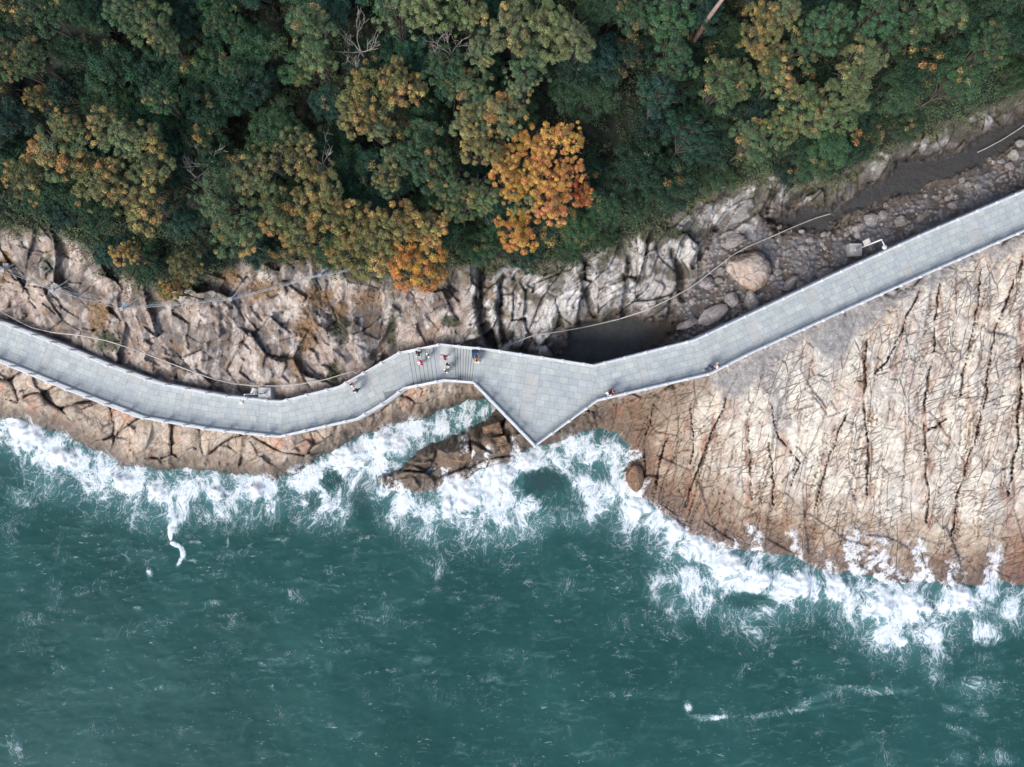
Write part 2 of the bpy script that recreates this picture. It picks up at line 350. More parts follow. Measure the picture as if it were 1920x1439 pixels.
# ------------ rock colours (darker along cracks, clefts and gullies)
def mixc(C, c, m): return C*(1-m[..., None])+c*m[..., None]
RK = .76
C = np.zeros(U.shape+(3,))+sr(170, 152, 140, RK)
n1 = ss(-.3, .3, fbm(U/40, V/40, 4, 51)); n2 = ss(0, .35, fbm(U/28, V/28, 4, 52)); n3 = ss(.02, .3, fbm(U/70, V/70, 4, 53)); n4 = ss(.1, .35, fbm(U/22, V/30, 4, 54))
# left cliff
CL = mixc(np.zeros_like(C)+sr(190, 172, 160, RK), sr(236, 224, 212, RK), ss(.3, .8, np.modf(cb*7.3)[0])*.62)
CL = mixc(CL, sr(150, 128, 122, RK), ss(.35, 0, cb2)*.6); CL = mixc(CL, sr(196, 168, 148, RK), n1*.4)
x, y = rot(a, 22, 90, 1.1); strk = fbm(x, y, 4, 55)
dkreg = ss(.0, .5, strk*1.3+fbm(U/110, V/110, 3, 56)*.9+.12)
for (du, dv, dr) in ((425, 650, 45), (330, 560, 30), (40, 620, 60), (130, 640, 45), (60, 500, 50), (490, 700, 40), (520, 640, 35)):
    dkreg = np.maximum(dkreg, (1-ss(.4, 1.1, np.hypot(U-du, V-dv)/dr))*ss(-.55, .05, strk))
CL = mixc(CL, sr(74, 71, 74, RK), np.clip(dkreg*(.75+.5*ss(-.3, .3, fbm(U/12, V/26, 3, 86))), 0, 1)*.8)
CL = mixc(CL, sr(72, 62, 56, RK), ((1-ss(.0, .05, f2-f1))*.5+(1-ss(.0, .06, g2-g1))*.3)*ss(-.35, .2, fbm(U/60, V/60, 3, 85))); CL = mixc(CL, sr(120, 106, 98, RK), ss(.08, .0, rib)*.35); CL = mixc(CL, sr(226, 214, 204, RK), ss(.1, .4, fbm(U/18, V/36, 3, 83))*.5)
gr_o = np.zeros(U.shape); gr_g = np.zeros(U.shape)
for (du, dv, ru, rv, k) in ((185, 590, 28, 40, 0), (200, 640, 30, 25, 1), (15, 500, 18, 30, 0), (575, 620, 22, 50, 0), (640, 620, 18, 30, 1), (560, 690, 14, 26, 0), (90, 495, 12, 22, 1), (845, 602, 22, 12, 1), (735, 620, 10, 40, 1), (640, 585, 18, 30, 0), (625, 700, 14, 25, 1), (690, 560, 30, 20, 0), (330, 530, 40, 14, 0), (500, 540, 40, 20, 0), (600, 560, 26, 24, 0), (1250, 435, 40, 14, 1), (430, 520, 30, 20, 0)):
    m = 1-ss(.5, 1.15, np.hypot((U-du)/ru, (V-dv)/rv)+fine*.35)
    if k: gr_g = np.maximum(gr_g, m)
    else: gr_o = np.maximum(gr_o, m)
CL = mixc(CL, sr(146, 112, 72, RK), np.clip(gr_o*.8+n4*.46, 0, 1)); CL = mixc(CL, sr(62, 72, 44, RK), gr_g*.85)
# right cliff
CR = mixc(np.zeros_like(C)+sr(186, 180, 176, RK), sr(216, 212, 208, RK), ss(.35, .95, cr)); CR = mixc(CR, sr(120, 104, 90, RK), ss(.3, 0, cr2)*.75)
CR = mixc(CR, sr(150, 122, 92, RK), n4*.5*ss(1100, 900, U)+n4*.2)
CR = mixc(CR, sr(44, 40, 38, RK), np.clip((1-ss(.0, .09, r2-r1))*.8+(1-ss(0, .08, s2-s1))*.4+ss(.06, 0, rib2)*.35, 0, 1)); CR = mixc(CR, sr(232, 230, 228, RK), ss(.08, .4, fbm(U/16, V/40, 3, 84))*.6)
CR = mixc(CR, sr(76, 72, 52, RK), ss(.08, .4, fbm(U/38, V/38, 4, 57)+.28*ss(60, 0, V-tl)+.1*ss(1100, 1300, U))*.8)
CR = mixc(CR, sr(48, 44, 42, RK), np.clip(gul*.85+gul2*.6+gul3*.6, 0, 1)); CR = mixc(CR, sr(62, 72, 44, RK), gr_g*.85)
# slab
CS = mixc(np.zeros_like(C)+sr(240, 230, 210, RK), sr(222, 214, 202, RK), ss(.45, .9, cs)*.7); CS = mixc(CS, sr(242, 230, 216, RK), ss(.3, 0, cs2)*.6)
CS = mixc(CS, sr(228, 200, 172, RK), n3*.4); CS = mixc(CS, sr(190, 180, 176, RK), n2*.28)
lf = ss(1480, 1180, U+wu*40); CS = mixc(CS, sr(186, 164, 138, RK), lf*.6)
band = coast+fbm(U/60, V/40, 4, 58)*36
CS = mixc(CS, sr(176, 148, 116, RK), ss(150, 85, band)*.6); CS = mixc(CS, sr(146, 112, 82, RK), ss(92, 45, band)*.75); CS = mixc(CS, sr(112, 84, 68, RK), ss(55, 15, band)*.7)
CS = mixc(CS, sr(110, 86, 62, RK), ss(40, 5, psd(U, V, [(1110, 740), (1230, 740), (1330, 710), (1200, 800), (1210, 900), (1150, 930), (1100, 800)])*-1+wu*16)*.6)
CS = mixc(CS, sr(168, 112, 82, RK), mkw*ss(-.1, .5, fbm(U/16, V/50, 3, 59))*.75)
CS = mixc(CS, sr(160, 96, 66, RK), ss(.12, .5, fbm(U/20, V/90, 3, 60))*.30+ss(1860, 1930, U)*ss(900, 1000, V)*.6)
CS = mixc(CS, sr(92, 66, 54, RK), np.clip(k1*.25+k2*.12+k3*.25, 0, 1)); CS = mixc(CS, sr(56, 42, 38, RK), mk*.85)
# sea rocks
CE = mixc(np.zeros_like(C)+sr(194, 172, 148, RK), sr(214, 190, 166, RK), ss(.3, .9, ce)); CE = mixc(CE, sr(150, 136, 118, RK), ss(.4, 0, ce2)*.6)
CE = mixc(CE, sr(210, 152, 116, RK), ss(.15, .4, fbm(U/50, V/50, 3, 61))*.7)
CE = mixc(CE, sr(120, 94, 68, RK), ss(38, 10, coast+med*18)*.7); CE = mixc(CE, sr(74, 60, 50, RK), ss(16, 2, coast+med*6)*.85)
isl = ss(-10, 15, psd(U, V, [(690, 880), (800, 830), (930, 760), (990, 790), (1130, 755), (1150, 800), (1020, 850), (850, 930), (760, 950)]))
CE = mixc(CE, sr(112, 92, 70, RK), isl*.8); CE = mixc(CE, sr(76, 58, 44, RK), isl*n2*.6)
CE = mixc(CE, sr(64, 52, 44, RK), np.clip(kE*.7*(.4+.6*mE)+kE2*.45, 0, 1)); CE = mixc(CE, sr(210, 196, 182, RK), ss(.1, .4, fbm(U/24, V/30, 3, 89))*.5*(1-isl)*ss(15, 40, coast))
# rubble, gravel
CD = mixc(np.zeros_like(C)+sr(98, 92, 89, RK), sr(160, 155, 154, RK), np.clip(ss(.62, .2, v1)*big_st*1.0, 0, 1)); CD = mixc(CD, sr(190, 184, 180, RK), ss(.8, .98, cw)*ss(.5, .25, w1)*.8)
CD = mixc(CD, sr(126, 126, 132, RK), ss(.0, .3, fbm(U/60, V/60, 3, 62)+(1-ss(30, 90, np.hypot(U-1460, V-455)))*.5)*.8)
CD = mixc(CD, sr(134, 106, 80, RK), n4*.35); CD = mixc(CD, sr(150, 146, 148, RK), ss(40, 5, upv-V)*ss(1380, 1500, U)*n1*.8)
CG = mixc(np.zeros_like(C)+sr(168, 164, 162, RK), sr(142, 138, 138, RK), n1*.7); CG = mixc(CG, sr(196, 190, 188, RK), ss(.8, .95, cw)*.6)
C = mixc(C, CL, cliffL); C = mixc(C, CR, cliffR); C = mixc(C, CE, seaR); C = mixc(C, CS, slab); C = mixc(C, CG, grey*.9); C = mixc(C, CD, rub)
blot = 1-ss(10, 30, pdist(wx, wy, [(1440, 690), (1450, 740), (1465, 790)])+fine*16); C = mixc(C, CG, blot*.7*slab)
C = mixc(C, sr(92, 78, 64, RK), ss(-26, -6, np.maximum(psd(U, V, CH1), psd(U, V, CH2))+wu*10)*inland*(1-forest)*.75); C = mixc(C, np.array([.030, .034, .036]), ch); C = mixc(C, np.array([.040, .056, .054]), ch*ss(1300, 1200, U)*ss(-.3, .3, med)); C = mixc(C, sr(110, 88, 62, RK), ch*ss(1180, 1240, U+wu*30)*ss(1320, 1260, U)*.6)
C = mixc(C, sr(34, 42, 24, RK), forest)
C = mixc(C, sr(70, 72, 44, RK), ss(46, 0, V-tl+wu*24)*(1-forest)*ss(-.1, .2, med)*.6*inland)
lum = C.mean(-1, keepdims=True); C = C*.82+lum*.18*np.array([1.0, 1.0, .98]); C *= (1+fine2*.16+fine*.10)[..., None]; C = np.clip(C, .01, .9)
# ------------ foam swept over the rock
def caps(U, V, L):
    d = np.full(U.shape, 9.)
    for (u, v, r) in L:
        r = r*(.84 if u < 560 else 1.0); d = np.minimum(d, np.hypot(U-u, V-v)/r)
    return d
FOAM = [(25, 790, 32), (55, 815, 45), (95, 850, 50), (140, 870, 45), (190, 890, 45), (240, 905, 42), (300, 925, 44), (350, 920, 40), (400, 920, 38), (460, 925, 40), (510, 920, 36), (560, 900, 26), (600, 890, 38), (640, 860, 42), (690, 845, 44), (735, 825, 42), (700, 880, 26), (600, 930, 34), (780, 810, 28), (830, 800, 24), (870, 788, 22), (905, 775, 14),
 (720, 915, 20), (760, 945, 28), (800, 955, 35), (850, 930, 50), (900, 900, 46), (950, 880, 42), (990, 860, 30), (880, 860, 26), (870, 830, 14), (930, 940, 50), (1000, 950, 30), (980, 850, 22),
 (1040, 860, 20), (1080, 830, 30), (1110, 850, 26), (1150, 850, 26), (1100, 920, 40), (1150, 920, 36), (1190, 950, 36), (1230, 975, 30), (1270, 990, 36), (1310, 1030, 42), (1290, 1090, 36), (1350, 1070, 50), (1400, 1090, 50), (1460, 1100, 40), (1520, 1100, 36), (1580, 1110, 36), (1640, 1130, 42), (1680, 1150, 50), (1720, 1140, 38), (1780, 1130, 38), (1840, 1120, 36), (1890, 1140, 26), (1660, 1190, 22)]
HEAPS = [(30, 795, 26), (60, 825, 34), (120, 860, 26), (230, 900, 20), (300, 920, 18), (650, 855, 30), (720, 830, 30), (880, 930, 40), (930, 890, 40), (840, 950, 24), (980, 865, 24), (1270, 985, 28), (1310, 1020, 28), (1370, 1060, 30), (1430, 1085, 28), (1500, 1095, 30), (1570, 1105, 30), (1650, 1135, 36), (1720, 1130, 28), (1800, 1120, 28), (1840, 1080, 16), (480, 920, 18), (410, 925, 14), (1200, 950, 20)]
splash = 0*U
for (u0, v0, u1, v1_, w) in ((1440, 1080, 1410, 1000, 30), (1500, 1080, 1490, 1010, 24), (1600, 1100, 1610, 990, 34), (1650, 1110, 1655, 1000, 30), (1740, 1120, 1720, 1015, 26), (1700, 1120, 1670, 1050, 30), (1800, 1120, 1790, 1050, 34), (1850, 1120, 1868, 1035, 24), (1560, 1090, 1550, 1040, 22), (1910, 1140, 1890, 1100, 26), (1380, 1050, 1380, 1020, 20), (1175, 860, 1200, 850, 14), (1150, 830, 1160, 815, 14), (880, 850, 870, 820, 18), (1190, 930, 1215, 900, 16), (970, 860, 965, 820, 18), (760, 940, 745, 905, 14), (832, 930, 836, 882, 15), (722, 915, 735, 890, 11), (905, 875, 915, 845, 14)):
    d = pdist(U+fine*8, V+wv*10, [(u0, v0), (u1, v1_)]); tt = np.clip(((U-u0)*(u1-u0)+(V-v0)*(v1_-v0))/((u1-u0)**2+(v1_-v0)**2), 0, 1); splash = np.maximum(splash, (1-ss(.1, 1.3, d/w))*(1-.45*tt))
tf = np.clip(np.maximum(splash*.82*(1+fine*.9+wv*.5), ss(30, 0, coast+med*14)*(1-ss(.9, 1.7, caps(U+wu*10, V, FOAM)))*.52)*ss(120, 70, coast), 0, 1)
tf = np.where(seaR*(1-island) > .5, tf*.75, tf)
k = (CAM-Z)/F
P3 = np.stack([(U-CU)*k, -(V-CV)*k, Z], -1).reshape(-1, 3)
nv, nu = U.shape
def gridfaces(nv, nu):
    i = np.arange(nv*nu).reshape(nv, nu)
    return np.stack([i[1:, :-1].ravel(), i[1:, 1:].ravel(), i[:-1, 1:].ravel(), i[:-1, :-1].ravel()], -1)
ZT = Z.copy()
def tz_px(u, v):
    j = int(np.clip(np.searchsorted(TU, u), 1, nu-1)); i = int(np.clip(np.searchsorted(TV, v), 1, nv-1))
    return float(ZT[i, j])
def ground(x, y):
    z = 8.0
    for _ in range(6):
        kk = (CAM-z)/F; z = z*.3+tz_px(x/kk+CU, CV-y/kk)*.7
    return z
def onground(u, v, dz=0.0):
    z = tz_px(u, v)
    p = at(u, v, z); p.z += dz; return p
# ------------------------------------------------------------ materials
class NT:
    def __init__(s, name):
        s.mat = bpy.data.materials.new(name); s.mat.use_nodes = True; s.t = s.mat.node_tree; s.t.nodes.clear()
        s.out = s.n('ShaderNodeOutputMaterial'); s.b = s.n('ShaderNodeBsdfPrincipled'); s.l(s.b.outputs[0], s.out.inputs[0])
    def n(s, ty, **k):
        x = s.t.nodes.new(ty)
        for a, v in k.items(): setattr(x, a, v)
        return x
    def l(s, a, b): s.t.links.new(a, b)
    def i(s, node, **k):
        for a, v in k.items():
            sock = node.inputs[a.replace('_', ' ')]
            if hasattr(v, 'is_linked'): s.l(v, sock)
            else: sock.default_value = v
        return node
    def attr(s, name, out='Fac'): return s.n('ShaderNodeAttribute', attribute_name=name).outputs[out]
    def pos(s): return s.n('ShaderNodeNewGeometry').outputs['Position']
    def obj(s): return s.n('ShaderNodeTexCoord').outputs['Object']
    def noise(s, vec, sc, det=4, rough=.55, dist=0.0, out=0):
        x = s.n('ShaderNodeTexNoise'); x.inputs['Scale'].default_value = sc; x.inputs['Detail'].default_value = det
        x.inputs['Roughness'].default_value = rough; x.inputs['Distortion'].default_value = dist
        if vec is not None: s.l(vec, x.inputs['Vector'])
        return x.outputs[out]
    def m(s, op, a, b=None, c=None):
        x = s.n('ShaderNodeMath', operation=op)
        for i, v in enumerate((a, b, c)):
            if v is None: continue
            if hasattr(v, 'is_linked'): s.l(v, x.inputs[i])
            else: x.inputs[i].default_value = v
        return x.outputs[0]
    def vm(s, op, a, b=None, sc=None):
        x = s.n('ShaderNodeVectorMath', operation=op)
        for i, v in enumerate((a, b)):
            if v is None: continue
            if hasattr(v, 'is_linked'): s.l(v, x.inputs[i])
            else: x.inputs[i].default_value = v
        if sc is not None: x.inputs['Scale'].default_value = sc
        return x.outputs[0]
    def mr(s, v, a, b, c=0, d=1, smooth=True):
        x = s.n('ShaderNodeMapRange'); x.interpolation_type = 'SMOOTHSTEP' if smooth else 'LINEAR'
        for nme, val in (('Value', v), ('From Min', a), ('From Max', b), ('To Min', c), ('To Max', d)):
            if hasattr(val, 'is_linked'): s.l(val, x.inputs[nme])
            else: x.inputs[nme].default_value = val
        return x.outputs[0]
    def mix(s, f, a, b, mode='MIX'):
        x = s.n('ShaderNodeMix', data_type='RGBA', blend_type=mode)
        for sock, v in ((x.inputs[0], f), (x.inputs[6], a), (x.inputs[7], b)):
            if hasattr(v, 'is_linked'): s.l(v, sock)
            else: sock.default_value = (*v, 1) if hasattr(v, '__len__') and len(v) == 3 else v
        return x.outputs[2]
    def bump(s, h, st=.3, d=.05):
        x = s.n('ShaderNodeBump'); x.inputs['Strength'].default_value = st; x.inputs['Distance'].default_value = d
        s.l(h, x.inputs['Height']); s.l(x.outputs[0], s.b.inputs['Normal']); return x
def simple(name, col, rough=.6, var=.15, sc=3.0, metal=0.0, bump=0.0, vec='obj'):
    t = NT(name); v = t.obj() if vec == 'obj' else t.pos(); n = t.noise(v, sc, 5)
    lo = tuple(c*(1-var) for c in col); hi = tuple(min(1, c*(1+var)) for c in col)
    t.l(t.mix(t.mr(n, .3, .7), lo, hi), t.b.inputs['Base Color']); t.b.inputs['Roughness'].default_value = rough; t.b.inputs['Metallic'].default_value = metal
    if bump: t.bump(t.noise(v, sc*4, 4), bump, .03)
    return t.mat
def foam_nodes(t, dens):
    """filigree of foam: dens 0..1 -> cover factor"""
    P = t.pos(); P2 = t.vm('MULTIPLY', t.vm('ADD', P, t.vm('SCALE', t.vm('SUBTRACT', t.noise(P, .16, 2, out=1), (.5, .5, .5)), sc=5.0)), (1.25, .8, .2))
    w1 = t.vm('SUBTRACT', t.noise(P2, .38, 3, out=1), (.5, .5, .5)); w2 = t.vm('SUBTRACT', t.noise(P2, 1.6, 4, out=1), (.5, .5, .5))
    Q = t.vm('ADD', t.vm('ADD', P2, t.vm('SCALE', w1, sc=3.4)), t.vm('SCALE', w2, sc=1.15))
    def ridge(sc, det, r, k):
        n = t.noise(Q, sc, det, r); return t.m('SUBTRACT', 1.0, t.m('MULTIPLY', t.m('ABSOLUTE', t.m('SUBTRACT', n, .5)), k))
    def cell(sc, k, top):
        vo = t.n('ShaderNodeTexVoronoi', feature='DISTANCE_TO_EDGE', voronoi_dimensions='2D'); vo.inputs['Scale'].default_value = sc; t.l(Q, vo.inputs['Vector'])
        return t.m('SUBTRACT', top, t.m('MULTIPLY', vo.outputs['Distance'], k))
    a = ridge(.55, 4, .5, 5.0); b = ridge(1.5, 4, .55, 4.2); c = ridge(4.2, 3, .6, 3.0)
    r = t.m('MAXIMUM', t.m('MAXIMUM', a, t.m('MULTIPLY', b, .95)), t.m('MAXIMUM', cell(.75, 2.2, .99), cell(1.9, 1.9, .93)))
    r = t.m('ADD', t.m('MULTIPLY', r, .86), t.m('MULTIPLY', c, .14))
    d2 = t.m('ADD', dens, t.m('MULTIPLY', t.m('SUBTRACT', t.noise(P2, .36, 6, .62), .5), t.mr(dens, 0, .25, 0, 1.5)))
    lo = t.mr(d2, 0.0, .6, 1.02, .85, smooth=False); thr = t.m('SUBTRACT', lo, t.mr(d2, .42, 1.2, 0, .62, smooth=False))
    f = t.mr(r, t.m('SUBTRACT', thr, .05), t.m('ADD', thr, t.mr(d2, 0, 1, .07, .34)))
    return t.m('MULTIPLY', f, t.m('MULTIPLY', t.mr(dens, .01, .12), t.mr(dens, .05, .5, .38, 1))), r, d2

def mat_rock():
    t = NT('rock_ground'); c = t.attr('Col', 'Color'); P = t.pos()
    n = t.noise(P, 1.6, 8, .68); n2 = t.noise(P, 7.0, 5, .65); n3 = t.noise(P, 22., 3, .6)
    v = t.m('ADD', t.m('MULTIPLY', n, .55), t.m('ADD', t.m('MULTIPLY', n2, .3), t.m('MULTIPLY', n3, .15)))
    br = t.mr(v, .36, .64, .68, 1.26)
    base = t.mix(1.0, c, br, 'MULTIPLY')
    # hairline joints, three sets
    Pw = t.vm('ADD', P, t.vm('SCALE', t.vm('SUBTRACT', t.noise(P, .7, 4, out=1), (.5, .5, .5)), sc=.35))
    def joints(ang, L, W, wd, ms, lo, hi, off):
        mp = t.n('ShaderNodeMapping', vector_type='TEXTURE'); mp.inputs['Rotation'].default_value = (0, 0, math.radians(ang)); mp.inputs['Scale'].default_value = (L, W, 1); mp.inputs['Location'].default_value = (off, off*2, 0)
        t.l(Pw, mp.inputs[0]); vo = t.n('ShaderNodeTexVoronoi', feature='DISTANCE_TO_EDGE', voronoi_dimensions='2D'); vo.inputs['Scale'].default_value = 1; t.l(mp.outputs[0], vo.inputs['Vector'])
        nz = t.noise(t.vm('ADD', P, (off*7, off, 0)), ms, 4, .6); return t.m('MULTIPLY', t.mr(vo.outputs['Distance'], .0, t.m('MULTIPLY', wd, t.mr(nz, lo, .75, .5, 1.6)), 1, 0), t.mr(nz, lo, hi))
    cr = t.m('MAXIMUM', joints(27, 2.9, .62, .075, .30, .44, .56, 3), joints(78, 4.2, 1.05, .05, .25, .40, .52, 11))
    cr = t.m('MAXIMUM', cr, t.m('MULTIPLY', joints(52, 1.5, .45, .08, .4, .47, .60, 23), .8))
    base = t.mix(t.m('MULTIPLY', t.m('MULTIPLY', cr, t.attr('crk')), .86), base, t.mix(t.mr(t.noise(P, .8, 2), .4, .6), (.05, .035, .03), (.16, .085, .05)))
    fo, r, d = foam_nodes(t, t.attr('foam'))
    wet = t.attr('wet')
    base = t.mix(t.m('MULTIPLY', wet, .35), base, (.11, .085, .07))
    base = t.mix(t.m('MULTIPLY', fo, t.mr(r, .5, 1.0, .75, 1)), base, (.62, .64, .67))
    t.l(base, t.b.inputs['Base Color'])
    t.l(t.mr(wet, 0, 1, .85, .35), t.b.inputs['Roughness'])
    h = t.m('ADD', t.m('ADD', n, t.m('MULTIPLY', n2, .5)), t.m('MULTIPLY', t.m('MULTIPLY', cr, t.attr('crk')), -.6)); t.bump(h, .8, .18)
    return t.mat
def mat_sea():
    t = NT('sea_water'); P = t.pos()
    dens = t.attr('foam'); core = t.attr('core'); near = t.attr('near')
    fo, r, d = foam_nodes(t, dens)
    big = t.noise(P, .06, 4, .6); st = t.n('ShaderNodeMapping'); st.inputs['Rotation'].default_value = (0, 0, math.radians(-12)); st.inputs['Scale'].default_value = (.38, 1.25, 1)
    t.l(t.vm('ADD', P, t.vm('SCALE', t.noise(P, .3, 3, out=1), sc=1.6)), st.inputs[0])
    s1 = t.noise(st.outputs[0], .9, 7, .62, .6)
    base = t.mix(t.mr(big, .35, .68), (.016, .058, .056), (.023, .078, .075))
    base = t.mix(t.m('MULTIPLY', t.mr(near, 0, 1), t.mr(t.noise(P, .25, 4, .6), .35, .65)), base, (.030, .048, .056))
    # aerated green water under and around the foam
    base = t.mix(t.m('MULTIPLY', t.mr(dens, .05, .7), .55), base, (.09, .23, .24))
    # drifting wisps
    wi = t.m('MULTIPLY', t.mr(s1, .53, .80), t.mr(t.noise(P, .22, 4, .6), .36, .66)); base = t.mix(t.m('MULTIPLY', wi, .46), base, (.17, .30, .30))
    cloud = t.mr(t.noise(P, .5, 6, .65, 1.2), .52, .85); base = t.mix(t.m('MULTIPLY', cloud, .3), base, (.07, .18, .18))
    s2 = t.noise(st.outputs[0], 3.2, 5, .6, .5); sm = t.m('MULTIPLY', t.mr(s2, .59, .74), t.mr(t.noise(P, .33, 4, .62, .5), .47, .64))
    base = t.mix(t.m('MULTIPLY', sm, .5), base, (.50, .62, .62))
    milky = t.m('MULTIPLY', t.mr(d, .30, .9), .78)
    base = t.mix(milky, base, (.30, .46, .50))
    col = t.mix(t.m('MAXIMUM', fo, t.m('MULTIPLY', t.mr(core, .5, .95), t.mr(t.noise(P, .8, 6, .65), .38, .6))), base, t.mix(t.mr(t.m('ADD', r, t.m('MULTIPLY', t.noise(P, 1.2, 6, .65), .8)), 1.0, 1.5), (.52, .60, .64), (.72, .74, .76)))
    t.l(col, t.b.inputs['Base Color']); t.l(t.mr(fo, 0, 1, .35, .95), t.b.inputs['Roughness']); t.b.inputs['Specular IOR Level'].default_value = .015
    h = t.m('ADD', t.m('MULTIPLY', s1, .5), t.m('ADD', t.m('MULTIPLY', t.noise(P, .8, 6, .6), .6), t.m('MULTIPLY', t.m('MULTIPLY', fo, r), .7)))
    t.bump(h, .20, .10)
    return t.mat
M_ROCK = mat_rock(); M_SEA = mat_sea()
M_WHITE = simple('white_painted_stone', (.60, .62, .635), .5, .10, 2.0)
M_KERB = simple('grey_granite_kerb', (.52, .55, .57), .7, .15, 2.5)
M_CONC = simple('pale_concrete', (.42, .42, .41), .8, .18, 2.0, bump=.2)
M_CONCD = simple('weathered_concrete', (.22, .22, .215), .85, .25, .8, bump=.3)
M_PIPE = simple('pale_plastic_pipe', (.46, .43, .39), .6, .14, 1.5)
M_STEEL = simple('galvanised_steel', (.36, .41, .46), .45, .2, 4, metal=.4)
M_CABLE = simple('steel_wire', (.30, .33, .36), .5, .2, 4, metal=.2)
M_BARK = simple('tree_bark', (.085, .072, .06), .9, .3, 3, bump=.4)
M_DEAD = simple('bare_bleached_wood', (.30, .27, .25), .85, .2, 3, bump=.3)
M_BLACK = simple('black_plastic', (.02, .022, .026), .5, .2, 5)
M_PALE = simple('off_white_enclosure', (.56, .55, .53), .5, .08, 3)
def mat_stone(name, c1, c2, c3, sc=1.2):
    t = NT(name); P = t.obj(); oi = t.n('ShaderNodeObjectInfo')
    v = t.vm('ADD', P, t.vm('SCALE', t.vm('ADD', oi.outputs['Location'], (0, 0, 0)), sc=.7)); n = t.noise(v, sc, 7, .65, .4); n2 = t.noise(v, sc*5, 5, .65)
    b = t.mix(t.mr(n, .35, .6), c1, c2); b = t.mix(t.mr(t.noise(v, sc*.6, 4, .6), .52, .68), b, c3); b = t.mix(1.0, b, t.mr(n2, .3, .7, .7, 1.2), 'MULTIPLY')
    b = t.mix(1.0, b, oi.outputs['Color'], 'MULTIPLY')
    t.l(b, t.b.inputs['Base Color']); t.b.inputs['Roughness'].default_value = .85; vo = t.n('ShaderNodeTexVoronoi', feature='DISTANCE_TO_EDGE'); vo.inputs['Scale'].default_value = sc*.9; t.l(t.vm('ADD', v, t.vm('SCALE', t.noise(v, sc, 3, out=1), sc=.5)), vo.inputs['Vector']); ck = t.mr(vo.outputs['Distance'], 0, .03, 1, 0); b = t.mix(t.m('MULTIPLY', ck, .6), b, (.08, .06, .05)); t.l(b, t.b.inputs['Base Color']); t.bump(t.m('SUBTRACT', t.m('ADD', n, t.m('MULTIPLY', n2, .4)), t.m('MULTIPLY', ck, .4)), .7, .15); return t.mat
M_BOULDER = mat_stone('tan_boulder', tuple(sr(206, 190, 178, .74)), tuple(sr(172, 154, 142, .74)), tuple(sr(174, 136, 100, .74)), 1.3)
M_RUB = mat_stone('grey_rubble_stone', tuple(sr(180, 176, 174, .8)), tuple(sr(146, 141, 140, .8)), tuple(sr(160, 146, 132, .8)), .9)
M_BRN = mat_stone('wet_brown_rock', tuple(sr(158, 134, 110, .75)), tuple(sr(112, 92, 76, .75)), tuple(sr(172, 132, 96, .75)), 1.5)
def mat_deck():
    t = NT('grey_paving'); c = t.attr('Col', 'Color'); P = t.pos(); n = t.noise(P, 1.3, 6, .6); n2 = t.noise(P, 9, 4, .6)
    b = t.mix(1.0, c, t.mr(n, .3, .7, .90, 1.08), 'MULTIPLY'); b = t.mix(1.0, b, t.mr(n2, .3, .7, .93, 1.06), 'MULTIPLY')
    b = t.mix(t.m('MULTIPLY', t.mr(t.noise(P, .35, 4, .6), .55, .75), .25), b, (.36, .36, .34))
    t.l(b, t.b.inputs['Base Color']); t.b.inputs['Roughness'].default_value = .6; t.bump(n2, .15, .02); return t.mat
M_DECK = mat_deck()
def mat_leaf():
    t = NT('tree_foliage'); oi = t.n('ShaderNodeObjectInfo'); tint = t.attr('tint'); hue = t.attr('hue')
    c = oi.outputs['Color']; al = oi.outputs['Alpha']
    r = oi.outputs['Random']
    h = t.m('ADD', hue, t.m('MULTIPLY', t.m('SUBTRACT', r, .5), .12))
    aut = t.mr(t.m('SUBTRACT', al, h), -.12, .12)
    oc = t.mix(t.mr(tint, .2, .8), (.44, .25, .075), (.56, .37, .13)); oc = t.mix(t.mr(r, .2, .8), oc, (.50, .27, .075)); oc = t.mix(.30, oc, c)
    b = t.mix(aut, c, oc); b = t.mix(1.0, b, t.mr(tint, 0, 1, .62, 1.5, smooth=False), 'MULTIPLY')
    hs = t.n('ShaderNodeHueSaturation'); t.l(t.mr(t.attr('hue2'), 0, 1, .475, .52), hs.inputs['Hue']); t.l(b, hs.inputs['Color'])
    t.l(hs.outputs[0], t.b.inputs['Base Color']); t.b.inputs['Roughness'].default_value = .6; t.b.inputs['Specular IOR Level'].default_value = .3
    tr = t.n('ShaderNodeBsdfTranslucent'); t.l(hs.outputs[0], tr.inputs[0]); mx = t.n('ShaderNodeMixShader'); mx.inputs[0].default_value = .015
    t.l(t.b.outputs[0], mx.inputs[1]); t.l(tr.outputs[0], mx.inputs[2]); t.l(mx.outputs[0], t.out.inputs[0]); return t.mat
M_LEAF = mat_leaf()

# ------------------------------------------------------------ terrain object
me = mesh_np('rocky_ground', P3, gridfaces(nv, nu), [M_ROCK])
vcol(me, 'Col', C.reshape(-1, 3)); vfl(me, 'foam', tf)
vfl(me, 'wet', np.clip(ss(60, 8, coast+med*20)*(coast > -5)+ch*.5+tf*.5, 0, 1))
vfl(me, 'crk', np.clip(slab*.85*(1-grey)+cliffL*.45+seaR*.55+cliffR*.3, 0, 1))
tag(link('rocky_ground', me), kind='structure')

